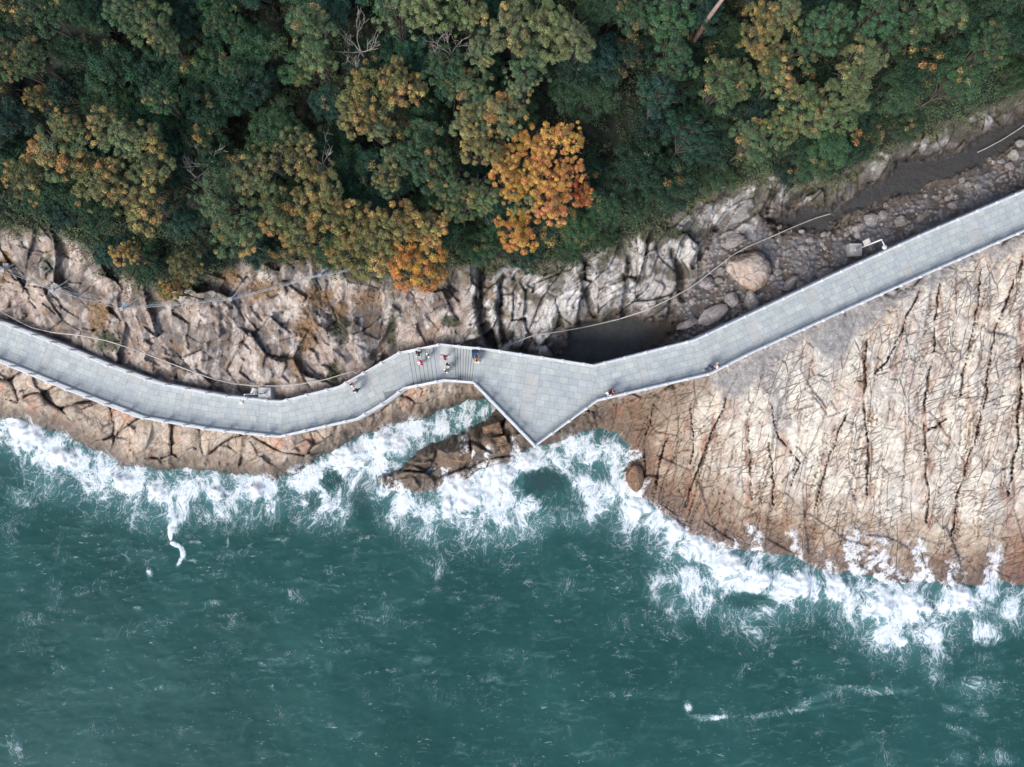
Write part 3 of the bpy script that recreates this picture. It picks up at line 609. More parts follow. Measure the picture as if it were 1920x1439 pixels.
# ------------------------------------------------------------ sea
SU = axis(-30, 1950, 2.5, -3600, 5500); SV = axis(740, 1470, 2.5, 300, 5200)
SUg, SVg = np.meshgrid(SU, SV)
swu = fbm(SUg/60, SVg/60, 4, 3); swm = fbm(SUg/45, SVg/45, 4, 31); sf = fbm(SUg/14, SVg/14, 4, 21)
cp = caps(SUg+swu*14, SVg+fbm(SUg/60, SVg/60, 4, 9)*14, FOAM)
hp = caps(SUg+swu*14+sf*8, SVg+sf*8, HEAPS)
scoast = psd(SUg, SVg, LAND)+swu*9+sf*5
dens = np.maximum(ss(1.65, .3, cp)*.68, ss(3.3, .9, cp)*.46)
dens = np.maximum(dens, ss(-70, -4, scoast)*ss(-60, 60, swm*100+30)*.42)
heap = ss(1.35, .25, hp); dens = np.maximum(dens, heap*.95)
# teal windows and lacy places
for (u, v, ru, rv, k) in ((1020, 905, 46, 28, .85), (620, 900, 20, 22, .7), (590, 935, 16, 24, .5), (1400, 1125, 50, 16, .6), (1110, 800, 60, 30, .15), (860, 795, 60, 22, .05), (1060, 940, 50, 30, .45), (560, 860, 20, 10, .3)):
    dens *= 1-k*ss(1.3, .5, np.hypot((SUg-u)/ru, (SVg-v)/rv)+sf*.3)
def blob(u, v, ru, rv, a, s=0.):
    global dens
    c, sn = math.cos(s), math.sin(s); X = (SUg-u)*c+(SVg-v)*sn; Y = -(SUg-u)*sn+(SVg-v)*c
    dens = np.maximum(dens, a*ss(1.4, .3, np.hypot(X/ru, Y/rv)+sf*.35))
for b_ in ((322, 975, 12, 34, .62), (320, 1000, 6, 14, .8), (330, 1022, 14, 5, .75, .35), (343, 1036, 6, 14, .85, -.3), (337, 1054, 5, 12, .7, .5), (281, 1075, 8, 12, .5), (258, 1140, 9, 4, .42), (427, 1022, 3, 16, .36), (400, 1130, 26, 8, .3), (1800, 1420, 30, 16, .3), (1290, 1326, 10, 14, .42, .4), (1335, 1345, 46, 8, .46), (1440, 1340, 70, 8, .30, -.12), (1530, 1310, 60, 10, .36, -.3), (1650, 1295, 60, 10, .38), (1500, 1330, 120, 6, .3, -.15), (1620, 1290, 90, 8, .32), (1750, 1240, 40, 60, .34), (1830, 1290, 70, 26, .32), (1790, 1330, 26, 12, .30), (1800, 1370, 50, 8, .30, .4), (1870, 1420, 50, 20, .33), (1240, 1060, 60, 20, .2), (60, 1160, 50, 16, .22), (100, 1110, 24, 50, .2), (110, 1250, 20, 20, .24), (30, 1400, 20, 40, .24), (180, 1370, 60, 20, .2), (320, 1290, 40, 10, .26), (1240, 1160, 50, 10, .2), (620, 1250, 10, 16, .32), (520, 1245, 50, 5, .25), (1190, 1090, 60, 20, .18), (840, 1310, 60, 20, .14), (1180, 1300, 90, 14, .2), (150, 940, 60, 16, .3), (40, 930, 40, 30, .34), (620, 955, 30, 16, .5), (1110, 985, 60, 24, .3), (900, 1000, 60, 20, .45), (1740, 1190, 70, 22, .5), (1850, 1180, 50, 34, .5), (1300, 1140, 40, 26, .35), (1690, 1200, 24, 16, .75), (1390, 1155, 60, 14, .35)):
    blob(*b_)
dens = np.clip(dens, 0, 1)
open_ = np.maximum(ss(.05, .5, fbm(SUg/95, SVg/60, 5, 91))*.22, ss(.10, .5, fbm(SUg/46, SVg/14+SUg/200, 4, 92))*.22)*ss(-20, -90, scoast)
dens = np.maximum(dens, open_*(.5+.5*ss(-500, -100, scoast)))
hump = fbm(SUg/17, SVg/13, 4, 71); hump2 = np.abs(fbm(SUg/22, SVg/22, 4, 72))
zs = fbm(SUg/150, SVg/90, 4, 73)*.12+fbm(SUg/34, SVg/22, 3, 74)*.025
far = ss(3000, 1500, np.hypot(SUg-960, SVg-720)); zs *= .3+.7*far
zs = zs*ss(-4, -60, scoast)+dens*.15+heap*(.28+hump2*.22+hump*.14)+np.clip(dens-.3, 0, 1)*hump*.12
zs = np.where(scoast > 6, np.minimum(zs, .0)-.05, zs)
kk = CAM/F
SP = np.stack([(SUg-CU)*kk, -(SVg-CV)*kk, zs], -1).reshape(-1, 3)
me = mesh_np('sea', SP, gridfaces(len(SV), len(SU)), [M_SEA]); vfl(me, 'foam', dens); vfl(me, 'core', heap*ss(.2, .9, heap+hump*.5)); vfl(me, 'near', ss(-150, -10, scoast)*.9)
tag(link('sea', me), kind='structure')

# ------------------------------------------------------------ walkway
def lerp(p, q, t): return p+(q-p)*t
def clip(poly, a, b):
    """keep the part of a 2d polygon left of a->b"""
    out = []; n = len(poly); s = lambda p: (b[0]-a[0])*(p[1]-a[1])-(b[1]-a[1])*(p[0]-a[0])
    for i in range(n):
        p, q = poly[i], poly[(i+1) % n]; sp, sq = s(p), s(q)
        if sp >= 0: out.append(p)
        if (sp > 0) != (sq > 0) and abs(sp-sq) > 1e-12:
            t = sp/(sp-sq)
            if 0 < t < 1: out.append((p[0]+(q[0]-p[0])*t, p[1]+(q[1]-p[1])*t))
    return out
def area(p): return .5*sum(p[i][0]*p[(i+1) % len(p)][1]-p[(i+1) % len(p)][0]*p[i][1] for i in range(len(p)))
deck = MB(); dcol = []
GRY = [tuple(sr(188, 196, 195, .80)), tuple(sr(183, 191, 192, .80)), tuple(sr(195, 202, 200, .80)), tuple(sr(181, 189, 192, .80)), tuple(sr(189, 196, 194, .80))]
BEI = [tuple(sr(190, 196, 195, .80)), tuple(sr(191, 193, 190, .80)), tuple(sr(184, 191, 193, .80))]
JNT = tuple(sr(148, 157, 160, .7))
def pave(poly, z, ang, org, bands=True, seed=0, L=.78, Wd=.56):
    rn = random.Random(seed)
    if area(poly) < 0: poly = poly[::-1]
    deck.poly([(p[0], p[1], z) for p in poly]); dcol.extend([JNT]*len(poly))
    deck_sk = poly
    ca, sa = math.cos(ang), math.sin(ang)
    loc = [((p[0]-org[0])*ca+(p[1]-org[1])*sa, -(p[0]-org[0])*sa+(p[1]-org[1])*ca) for p in poly]
    x0 = min(p[0] for p in loc); x1 = max(p[0] for p in loc); y0 = min(p[1] for p in loc); y1 = max(p[1] for p in loc)
    cells = []
    x = x0-rn.random()*2
    while x < x1:
        bl = rn.choice((5, 6, 7))*L if bands else 1e3
        r = 0; y = y0-.01
        while y < y1:
            xx = x-(L/2 if r % 2 else 0)
            while xx < x+bl:
                w = L*rn.uniform(.86, 1.14); a0 = max(xx, x); a1 = min(xx+w, x+bl)
                if a1-a0 > .06 and a1 > x0 and a0 < x1: cells.append((a0, y, a1, y+Wd, 0))
                xx += w
                if xx > x1+2: break
            y += Wd; r += 1
        x += bl
        if bands:
            bw = rn.choice((.72, .8, 1.3)); y = y0
            while y < y1:
                h = rn.choice((.8, 1.1)); cells.append((x, y, x+bw, y+h, 1)); y += h
            x += bw
    g = .013
    for (a0, b0, a1, b1, kd) in cells:
        q = [(a0+g, b0+g), (a1-g, b0+g), (a1-g, b1-g), (a0+g, b1-g)]
        for i in range(len(loc)):
            q = clip(q, loc[i], loc[(i+1) % len(loc)])
            if len(q) < 3: break
        if len(q) < 3 or abs(area(q)) < .01: continue
        wq = [(org[0]+p[0]*ca-p[1]*sa, org[1]+p[0]*sa+p[1]*ca) for p in q]
        deck.poly([(p[0], p[1], z+.006) for p in wq]); c = rn.choice(BEI if kd else GRY); f = rn.uniform(.97, 1.03) if kd else rn.uniform(.95, 1.04); dcol.extend([tuple(v*f for v in c)]*len(wq))
def lp(P, W, u):
    for i in range(len(P)-1):
        if P[i][0] <= u <= P[i+1][0]:
            t = (u-P[i][0])/(P[i+1][0]-P[i][0]); return W[i].lerp(W[i+1], t)
def pts_between(P, W, u0, u1):
    return [lp(P, W, u0)]+[W[i] for i in range(len(P)) if u0 < P[i][0] < u1]+[lp(P, W, u1)]
# west and east sections between matching stations
secs = [((-420, -420), (-200, -200)), ((-200, -200), (0, 0)), ((0, 0), (200, 131+35)), ((200, 166), (293, 259)), ((293, 259), (413, 390)), ((413, 390), (522, 518)), ((522, 518), (634, 650)), ((634, 650), (700, 720)), ((700, 720), (762, 773)),
        ((1114, 1121), (1304, 1334)), ((1304, 1334), (1420, 1440)), ((1420, 1440), (1566, 1590)), ((1566, 1590), (1740, 1770)), ((1740, 1770), (1920, 1945)), ((1920, 1945), (2120, 2150)), ((2120, 2150), (2390, 2400))]
for si, ((ua, la), (ub, lb)) in enumerate(secs):
    up_ = pts_between(UP, UPW, ua, ub); lo_ = pts_between(LO, LOW, la, lb)
    z = 5.0 if ub < 800 else 7.25
    d = (up_[-1]-up_[0]); ang = math.atan2(d.y, d.x)
    pave([(p.x, p.y) for p in lo_]+[(p.x, p.y) for p in up_[::-1]], z, ang, (lo_[0].x, lo_[0].y), True, si+3)
up_ = pts_between(UP, UPW, 897, 1114); lo_ = pts_between(LO, LOW, 887, 1121)
pave([(p.x, p.y) for p in lo_]+[(p.x, p.y) for p in up_[::-1]], 7.25, math.radians(-9), (up_[0].x, up_[0].y), True, 5, .84, .60)
# landing between the flights
up_ = pts_between(UP, UPW, 818, 850); lo_ = pts_between(LO, LOW, 826, 853)
pave([(p.x, p.y) for p in lo_]+[(p.x, p.y) for p in up_[::-1]], 6.05, math.radians(5), (lo_[0].x, lo_[0].y), False, 40, 1.2, 1.1)
me = deck.mesh('walkway', [M_DECK]); vcol(me, 'Col', dcol)
walk = tag(link('walkway', me), kind='structure')
def skirt(name, pu, pl, h):
    b = MB(); n = min(len(pu), len(pl))
    for Pn, sgn in ((pu, 1), (pl, -1)):
        b.sweep([(p.x, p.y, p.z) for p in Pn], .34, h, dz=-h-.004, side=0)
    return b.obj(name, [M_CONC])
sk = MB()
for P, W in ((UP, UPW), (LO, LOW)):
    for (a_, b_, z) in ((-420, 765, 5.0), (818, 850, 6.05), (890, 2390, 7.25)):
        pts = pts_between(P, W, a_, b_); sk.sweep([(p.x, p.y, z) for p in pts], .36, 1.3, dz=-1.31)
# underside of the platform
pl = [(p.x, p.y) for p in pts_between(LO, LOW, 887, 1121)]+[(p.x, p.y) for p in pts_between(UP, UPW, 897, 1114)[::-1]]
sk.poly([(x, y, 6.75) for x, y in pl[::-1]])
tag(sk.obj('walkway_edge_wall', [M_CONC]), kind='structure')
# stairs
st = MB(); stc = []
def flight(ua, ub, la, lb, z0, z1, n, seed):
    for i in range(n):
        t0, t1 = i/n, (i+1)/n
        A = lp(UP, UPW, ua+(ub-ua)*t0); B = lp(UP, UPW, ua+(ub-ua)*t1); Cc = lp(LO, LOW, la+(lb-la)*t1); D = lp(LO, LOW, la+(lb-la)*t0)
        z = z0+(z1-z0)*t1; zl = z0+(z1-z0)*t0
        c = tuple(v*random.uniform(.94, 1.03) for v in sr(182, 190, 191, .76)); dk = tuple(sr(84, 94, 104, .6))
        e = .045
        A2, D2 = A.lerp(B, e/((B-A).length+1e-6)), D.lerp(Cc, e/((Cc-D).length+1e-6)) 
        st.poly([(D.x, D.y, zl), (D.x, D.y, z), (A.x, A.y, z), (A.x, A.y, zl)]); stc.extend([c]*4)
        st.poly([(D.x, D.y, z), (D2.x, D2.y, z), (A2.x, A2.y, z), (A.x, A.y, z)]); stc.extend([dk]*4)
        st.poly([(D2.x, D2.y, z), (Cc.x, Cc.y, z), (B.x, B.y, z), (A2.x, A2.y, z)]); stc.extend([c]*4)
flight(762, 818, 773, 826, 5.0, 6.05, 7, 1); 
me = st.mesh('staircase', [M_DECK]); vcol(me, 'Col', stc)
tag(link('staircase', me), kind='structure')
st = MB(); stc = []
flight(850, 897, 853, 887, 6.05, 7.25, 8, 2)
me = st.mesh('staircase', [M_DECK]); vcol(me, 'Col', stc)
tag(link('staircase', me), kind='structure')
# piers below the platform
for u, v in ((1000, 806), (935, 752), (1085, 762)):
    p = at(u, v, 7.25+RH); b = MB(); b.box((0, 0, 2.6), (.9, .9, 8.3), taper=.85); b.box((0, 0, 6.55), (1.5, 1.5, .38))
    o = b.obj('platform_pier', [M_CONCD]); o.location = (p.x, p.y, 0)
    tag(o, {1000: 'square concrete pier under the pointed seaward tip of the platform', 935: 'square concrete pier under the cove side of the platform', 1085: 'square concrete pier under the right edge of the platform'}[u], 'pier', 'concrete piers beneath the viewing platform')

# ------------------------------------------------------------ railings
def resample(P, W, sp):
    pts = []; acc = 0
    for i in range(len(W)-1):
        L = (W[i+1].xy-W[i].xy).length; t = acc
        while t < L: pts.append((lerp(P[i][0], P[i+1][0], t/L), W[i].lerp(W[i+1], t/L), math.atan2(W[i+1].y-W[i].y, W[i+1].x-W[i].x))); t += sp
        acc = t-L
    return pts
def railing(P, W, label, lrail):
    root = empty('railing', (W[0].x, W[0].y, W[0].z)); tag(root, label, 'railing', 'white balustrades along the walkway')
    inv = Matrix.Translation(-root.location)
    line = []
    for i in range(len(W)-1):
        n = 12
        for k_ in range(n): 
            u = lerp(P[i][0], P[i+1][0], k_/n); p = W[i].lerp(W[i+1], k_/n); line.append(Vector((p.x, p.y, zdeck(u))))
    line.append(W[-1].copy())
    def mk(name, w, h, dz, mat, parent=root, side=0):
        b = MB(); b.sweep([p-root.location for p in line], w, h, dz=dz, side=side); return b.obj(name, [mat], parent)
    mk('kerb', .28, .14, -.002, M_KERB)
    mk('top_rail', .13, .10, 1.0, M_WHITE); mk('middle_rail', .09, .08, .62, M_WHITE); mk('lower_rail', .10, .08, .27, M_WHITE)
    pm = MB(); pm.box((0, 0, .62), (.20, .20, .98)); pm.box((0, 0, 1.125), (.25, .25, .06)); pm.box((0, 0, 1.18), (.17, .17, .06), taper=.5)
    pm = pm.mesh('post', [M_WHITE]); 
    for (u, p, an) in resample(P, W, 1.92):
        if not (-60 < u < 1990): continue
        o = link('post', pm, root, Vector((p.x, p.y, zdeck(u)))-root.location); o.rotation_euler.z = an
railing(UP, UPW, 'white stone railing along the inland cliff side of the grey walkway', 1)
railing(LO, LOW, 'white stone railing along the seaward side, round the pointed viewing platform', 0)

# ------------------------------------------------------------ lamp / camera poles with concrete bases
def pole(u, v, zb, H, rot_, label, boxh, basez):
    p = at(u, v, zb); root = empty('lamp_pole', p); tag(root, label, 'lamp pole', 'white poles on concrete bases beside the walkway')
    b = MB(); b.box((0, 0, basez/2-.6), (1.15, 1.15, basez+1.2)); b.box((0, 0, basez+.02), (.5, .5, .05)); b.obj('base', [M_CONC], root)
    b = MB(); b.tube([(0, 0, basez), (0, 0, H)], [.085, .06], 12); b.box((0, 0, basez+.06), (.3, .3, .04)); b.obj('pole', [M_WHITE], root, True)
    b = MB(); b.box((0, 0, 0), (.48, .34, .5)); b.box((0, 0, .27), (.54, .40, .05)); o = b.obj('control_box', [M_PALE], root); o.location = (math.cos(rot_)*.26, math.sin(rot_)*.26, boxh); o.rotation_euler.z = rot_
    c, s = math.cos(rot_+math.pi), math.sin(rot_+math.pi)
    b = MB(); b.tube([(0, 0, H-.1), (c*.25, s*.25, H), (c*.6, s*.6, H+.02)], .045, 8); b.obj('arm', [M_WHITE], root, True)
    b = MB(); b.ell((c*.72, s*.72, H-.05), (.22, .22, .14), 14, 8); b.ell((c*.72, s*.72, H-.16), (.14, .14, .12), 12, 6); b.obj('lamp_head', [M_PALE], root, True)
pole(505, 738, 4.5, 6.1, math.radians(70), 'white lamp pole on a square concrete base by the bend of the left walkway', 4.0, 1.3)
pole(1598, 471, 5.0, 5.2, math.radians(112), 'white lamp pole on a tilted concrete block in the rubble above the right walkway', 2.8, .7)

# ------------------------------------------------------------ pipes
def pipe(P, label, r=.05, h=.35):
    pts = []
    for i in range(len(P)-1):
        for k_ in range(6):
            t = k_/6; pts.append((lerp(P[i][0], P[i+1][0], t), lerp(P[i][1], P[i+1][1], t)))
    pts.append(P[-1]); zz = [tz_px(*q) for q in pts]; n = len(zz)
    zm = [max(zz[max(0, i-3):i+4]) for i in range(n)]; zm = [sum(zm[max(0, i-4):i+5])/len(zm[max(0, i-4):i+5]) for i in range(n)]
    q3 = [at(q[0], q[1], z+h) for q, z in zip(pts, zm)]
    sm = [q3[0]]+[(q3[i-1]+q3[i]*2+q3[i+1])/4 for i in range(1, n-1)]+[q3[-1]]
    root = empty('pipe', sm[0]); tag(root, label, 'pipe', 'pale pipes strung along the cliff')
    b = MB(); b.tube([p-sm[0] for p in sm], r, 8); b.obj('tube', [M_PIPE], root, True)
    for i in range(4, n-2, 9):
        p = sm[i]; g = ground(p.x, p.y); b = MB()
        b.tube([p-sm[0], Vector((p.x, p.y, min(g, p.z)-.3))-sm[0]], .035, 6); b.obj('bracket', [M_STEEL], root)
    return root
pipe([(-260, 510), (-120, 535), (0, 583), (30, 600), (60, 615), (100, 624), (150, 629), (200, 639), (250, 655), (300, 674), (350, 693), (400, 711), (440, 720), (480, 724), (520, 724), (560, 721), (610, 712), (662, 696), (672, 702)], 'long thin pale pipe sagging along the rocks above the left walkway')
pipe([(928, 660), (960, 645), (1000, 629), (1050, 622), (1100, 613), (1160, 599), (1210, 583), (1260, 559), (1300, 536), (1340, 505), (1375, 478), (1400, 464), (1440, 447), (1490, 425), (1530, 409), (1558, 401)], 'long pale pipe crossing the dark pool and gravel behind the platform')
pipe([(1833, 286), (1850, 278), (1880, 262), (1905, 246), (1940, 222), (2060, 150)], 'short pale pipe at the right frame edge above the dark channel')

# ------------------------------------------------------------ rockfall fence
root = empty('rockfall_fence', onground(228, 583)); tag(root, 'grey steel cable rockfall fence with thin net on the left cliff', 'rockfall fence')
RL = root.location
nodes = [(-120, 480), (5, 508), (98, 545), (228, 580), (432, 562), (600, 517), (690, 500), (760, 492)]
heads = []; anch = {0: (-70, 450), 1: (45, 485), 2: (155, 508), 3: (262, 558), 4: (502, 486), 5: (640, 478), 6: (720, 470), 7: (790, 470)}
for i, (u, v) in enumerate(nodes):
    z = tz_px(u, v)+1.9; hd = at(u, v, z); ft = onground(u+8, v-8); ft.z -= .3; heads.append(hd)
    if 0 < i < 7:
        b = MB(); b.tube([ft-RL, hd-RL], .075, 8); b.box(hd-RL, (.28, .28, .1)); b.box(ft-RL+Vector((0, 0, .35)), (.5, .5, .25)); b.obj('post', [M_STEEL], root)
        for k_ in range(6):
            an = i*1.3+k_*1.05; q = onground(u+math.cos(an)*15+8, v+math.sin(an)*11-5)
            b = MB(); b.tube([hd-RL, q-RL], .016, 5); b.obj('guy_wire', [M_CABLE], root)
    q = onground(*anch[i]); b = MB(); b.tube([hd-RL, q-RL], .032, 6); b.obj('stay_cable', [M_CABLE], root)
def catenary(a_, b_, sag, n=14): return [a_.lerp(b_, t/n)-Vector((0, 0, 1))*sag*4*(t/n)*(1-t/n) for t in range(n+1)]
net = MB()
for a_, b_ in zip(heads[:-1], heads[1:]):
    c1 = [p for p in catenary(a_, b_, .25)]
    b = MB(); b.tube([p-RL for p in c1], .026, 6); b.tube([p-RL-Vector((0, -.25, .5)) for p in c1], .018, 6); b.obj('cable', [M_CABLE], root)
    n = int((b_-a_).length/.22)
    low = []
    for j in range(n+1):
        t = j/n; p = a_.lerp(b_, t)-Vector((0, 0, 1))*.25*4*t*(1-t)
        q = p+Vector((.1*math.sin(j), .55+.15*math.sin(j*.7), -1.4)); low.append(q)
        net.tube([p-RL, q-RL], .008, 3, cap=False)
    for f in (.25, .5, .75, 1): net.tube([a_.lerp(b_, j/n).lerp(low[j], f)-RL-Vector((0, 0, 1))*.25*4*(j/n)*(1-j/n)*(1-f) for j in range(0, n+1, 2)], .008, 3, cap=False)
net.obj('net', [M_CABLE], root)
# ------------------------------------------------------------ boulders and stones
import bmesh
def rock_mesh(name, seed, sub=4, mat=None, rough=.5, facets=14):
    r = np.random.default_rng(seed); bm = bmesh.new(); bmesh.ops.create_icosphere(bm, subdivisions=sub, radius=1)
    Vv = np.array([v.co[:] for v in bm.verts]); 
    N = r.normal(size=(facets, 3)); N /= np.linalg.norm(N, axis=1)[:, None]; D = r.uniform(.66, .95, facets)
    dt = Vv@N.T; lim = np.where(dt > .05, D[None]/np.maximum(dt, .05), 9).min(1); R = np.minimum(1.0, lim)
    R = R*(1+.035*pn(Vv[:, 0]*4+seed, Vv[:, 1]*4+Vv[:, 2]*3, seed)+rough*.12*pn(Vv[:, 0]*9+Vv[:, 2]*5, Vv[:, 1]*9, seed+3))
    Vv = Vv*R[:, None]
    for v, c in zip(bm.verts, Vv): v.co = c
    m = bpy.data.meshes.new(name); bm.to_mesh(m); bm.free(); m.materials.append(mat); m.polygons.foreach_set('use_smooth', [sub >= 5]*len(m.polygons)); return m
def put_rock(name, u, v, ru, rv, ang, me, label, cat, hz=.75, group=None, col=(1, 1, 1, 1), sink=.25):
    p = onground(u, v); k_ = (CAM-p.z)/F; o = link(name, me); o.location = (p.x, p.y, p.z+hz*min(ru, rv)*k_*(1-sink)*.6)
    kz = (CAM-o.location.z)/F; q = at(u, v, o.location.z); o.location.x, o.location.y = q.x, q.y
    o.scale = (ru*k_*1.06, rv*k_*1.06, hz*min(ru, rv)*k_); o.rotation_euler.z = math.radians(ang); o.color = col
    return tag(o, label, cat, group)
put_rock('boulder', 1400, 507, 41, 37, -15, rock_mesh('boulder', 5, 5, M_BOULDER, facets=16), 'largest tan and orange boulder sitting in the grey gravel', 'boulder', .8, 'loose rocks in the rubble')
RM = [rock_mesh('rubble_stone', 20+i, 3, M_RUB, facets=11) for i in range(6)]; BM_ = [rock_mesh('sea_rock', 50+i, 4, M_BRN, facets=11) for i in range(3)]
big_r = [(1373, 452, 24, 13, 10, 'flat oblong grey boulder against the cliff above the big tan one'), (1519, 450, 9, 8, 0, 'pale greenish stone at the edge of the brown rubble'), (1506, 466, 12, 7, 15, 'pale angular stone just below the greenish one'), (1457, 492, 5, 12, -10, 'narrow upright bluish stone right of the big boulder'),
 (1458, 511, 9, 8, 20, 'small pinkish stone at the lower right of the big boulder'), (1446, 520, 8, 6, 0, 'small pale stone touching the lower right of the big boulder'), (1549, 516, 17, 13, 0, 'pinkish grey boulder leaning by the walkway railing'), (1482, 532, 9, 24, -42, 'long dark layered slab lying beside the inland railing'), (1503, 536, 11, 9, 20, 'rounded brownish stone next to the long layered slab'),
 (1326, 531, 15, 13, 0, 'whitish grey stone left of the big boulder'), (1347, 527, 9, 7, 0, 'pale rounded stone just left of the big boulder'), (1352, 508, 8, 8, 0, 'bluish flat stone at the left foot of the big boulder'), (1338, 590, 32, 15, 28, 'long grey rock ridge beside the walkway left of the rubble'), (1290, 608, 22, 10, 22, 'long low grey rock nearest the dark pool'), (1410, 565, 14, 20, 10, 'upright grey rock between big boulder and railing'), (1372, 562, 13, 15, 0, 'dark grey rounded rock below the big boulder'),
 (1610, 428, 15, 9, 20, 'pale grey rock in the stones above the lamp pole'), (1632, 412, 16, 12, 0, 'grey lumpy rock beside the dark channel edge'), (1655, 404, 10, 9, 0, 'small pale rock at the dark channel edge'), (1608, 441, 7, 10, 0, 'light stone just right of the channel mud by the lamp pole'), (1690, 415, 14, 10, 0, 'greenish grey stone close to the inland railing'), (1786, 386, 9, 8, 0, 'dark rounded stone inside the channel bank'),
 (1833, 350, 8, 6, 0, 'white stone standing alone on brown bank'), (1804, 338, 6, 6, 0, 'dark round stone on the muddy bank near the right edge'), (1836, 349, 5, 5, 0, 'small white stone on the brown bank'), (1878, 303, 8, 7, 0, 'dark stone at the channel edge near the right frame edge'), (1902, 291, 12, 10, 0, 'pale cracked stone at the right frame edge'), (1893, 312, 9, 8, 0, 'light grey stone below the pale cracked one at right'), (1912, 270, 9, 8, 20, 'grey stone nearest the short pipe')]
for i, (u, v, a_, b_, an, lb) in enumerate(big_r):
    g = .82+.3*random.random(); col = (g, g*(.99 if i % 3 else .96), g*(1.0 if i % 2 else .94), 1)
    put_rock('rubble_stone', u, v, a_, b_, an, RM[i % 6], lb, 'rock', .7, 'loose rocks in the rubble', col)
cnt = 0
for _ in range(4000):
    u = random.uniform(1260, 1925); v = random.uniform(230, 640)
    j = int(np.searchsorted(TU, u)); i = int(np.searchsorted(TV, v))
    if rub[i, j] < .6 or dd[i, j] > -16: continue
    if any(math.hypot(u-b[0], v-b[1]) < max(b[2], b[3])+3 for b in big_r) or math.hypot(u-1400, v-507) < 46: continue
    s = 2.0+random.random()**3*6; g = random.choice((.75, .95, 1.1, 1.2)); 
    put_rock('rubble_stone', u, v, s, s*random.uniform(.6, .95), random.uniform(0, 180), RM[cnt % 6], 'small loose grey stone scattered in the rubble beside the right walkway', 'stone', .75, 'small stones scattered in the rubble', (g, g*.98, g*.96, 1)); cnt += 1
    if cnt >= 150: break
put_rock('sea_rock', 1157, 842, 11, 9, 0, BM_[0], 'upper of two small dark rocks awash in the foam right of the platform', 'rock', .8, 'rocks awash in the surf', (.6, .6, .65, 1))
put_rock('sea_rock', 1149, 868, 14, 10, 10, BM_[1], 'lower of two small dark rocks awash in the foam right of the platform', 'rock', .8, 'rocks awash in the surf', (.6, .6, .65, 1))
put_rock('sea_rock', 872, 858, 20, 11, 20, BM_[2], 'tan rock lump on the brown reef with foam below', 'rock', .8, 'rocks awash in the surf')
put_rock('sea_rock', 945, 838, 15, 13, 0, BM_[0], 'brown rock lump just under the left side of platform tip', 'rock', .8, 'rocks awash in the surf')
put_rock('sea_rock', 1190, 895, 16, 26, 5, BM_[1], 'smooth brown block at the foot of the slab in the foam', 'rock', .6, 'rocks awash in the surf', (1.1, 1, .95, 1))
for (u, v, w, h, an, hh, lb) in ((924, 805, 34, 22, 17, .9, 'upper squared tan rock block on the reef under the platform'), (937, 826, 27, 17, 12, .7, 'lower squared brown rock block on the reef under the platform')):
    p = onground(u, v); k_ = (CAM-p.z)/F; bm = bmesh.new(); bmesh.ops.create_cube(bm, size=1); bmesh.ops.subdivide_edges(bm, edges=bm.edges, cuts=9, use_grid_fill=True)
    for q in bm.verts:
        c_ = q.co.copy(); n_ = pn(np.array([c_.x*5+c_.z*3]), np.array([c_.y*5+u]), 4)[0]; q.co = c_*(1+.10*n_); rr = c_.length; q.co *= 1-.18*max(0, rr-.62)
    m = bpy.data.meshes.new('rock_block'); bm.to_mesh(m); bm.free(); m.materials.append(M_BRN); o = link('rock_block', m); o.location = (p.x, p.y, p.z+hh*.2); o.scale = (w*k_, h*k_, hh+.5); o.rotation_euler = (.06, -.05, math.radians(an)); tag(o, lb, 'rock', 'rocks awash in the surf'); o.color = (1.15, 1.08, 1, 1)

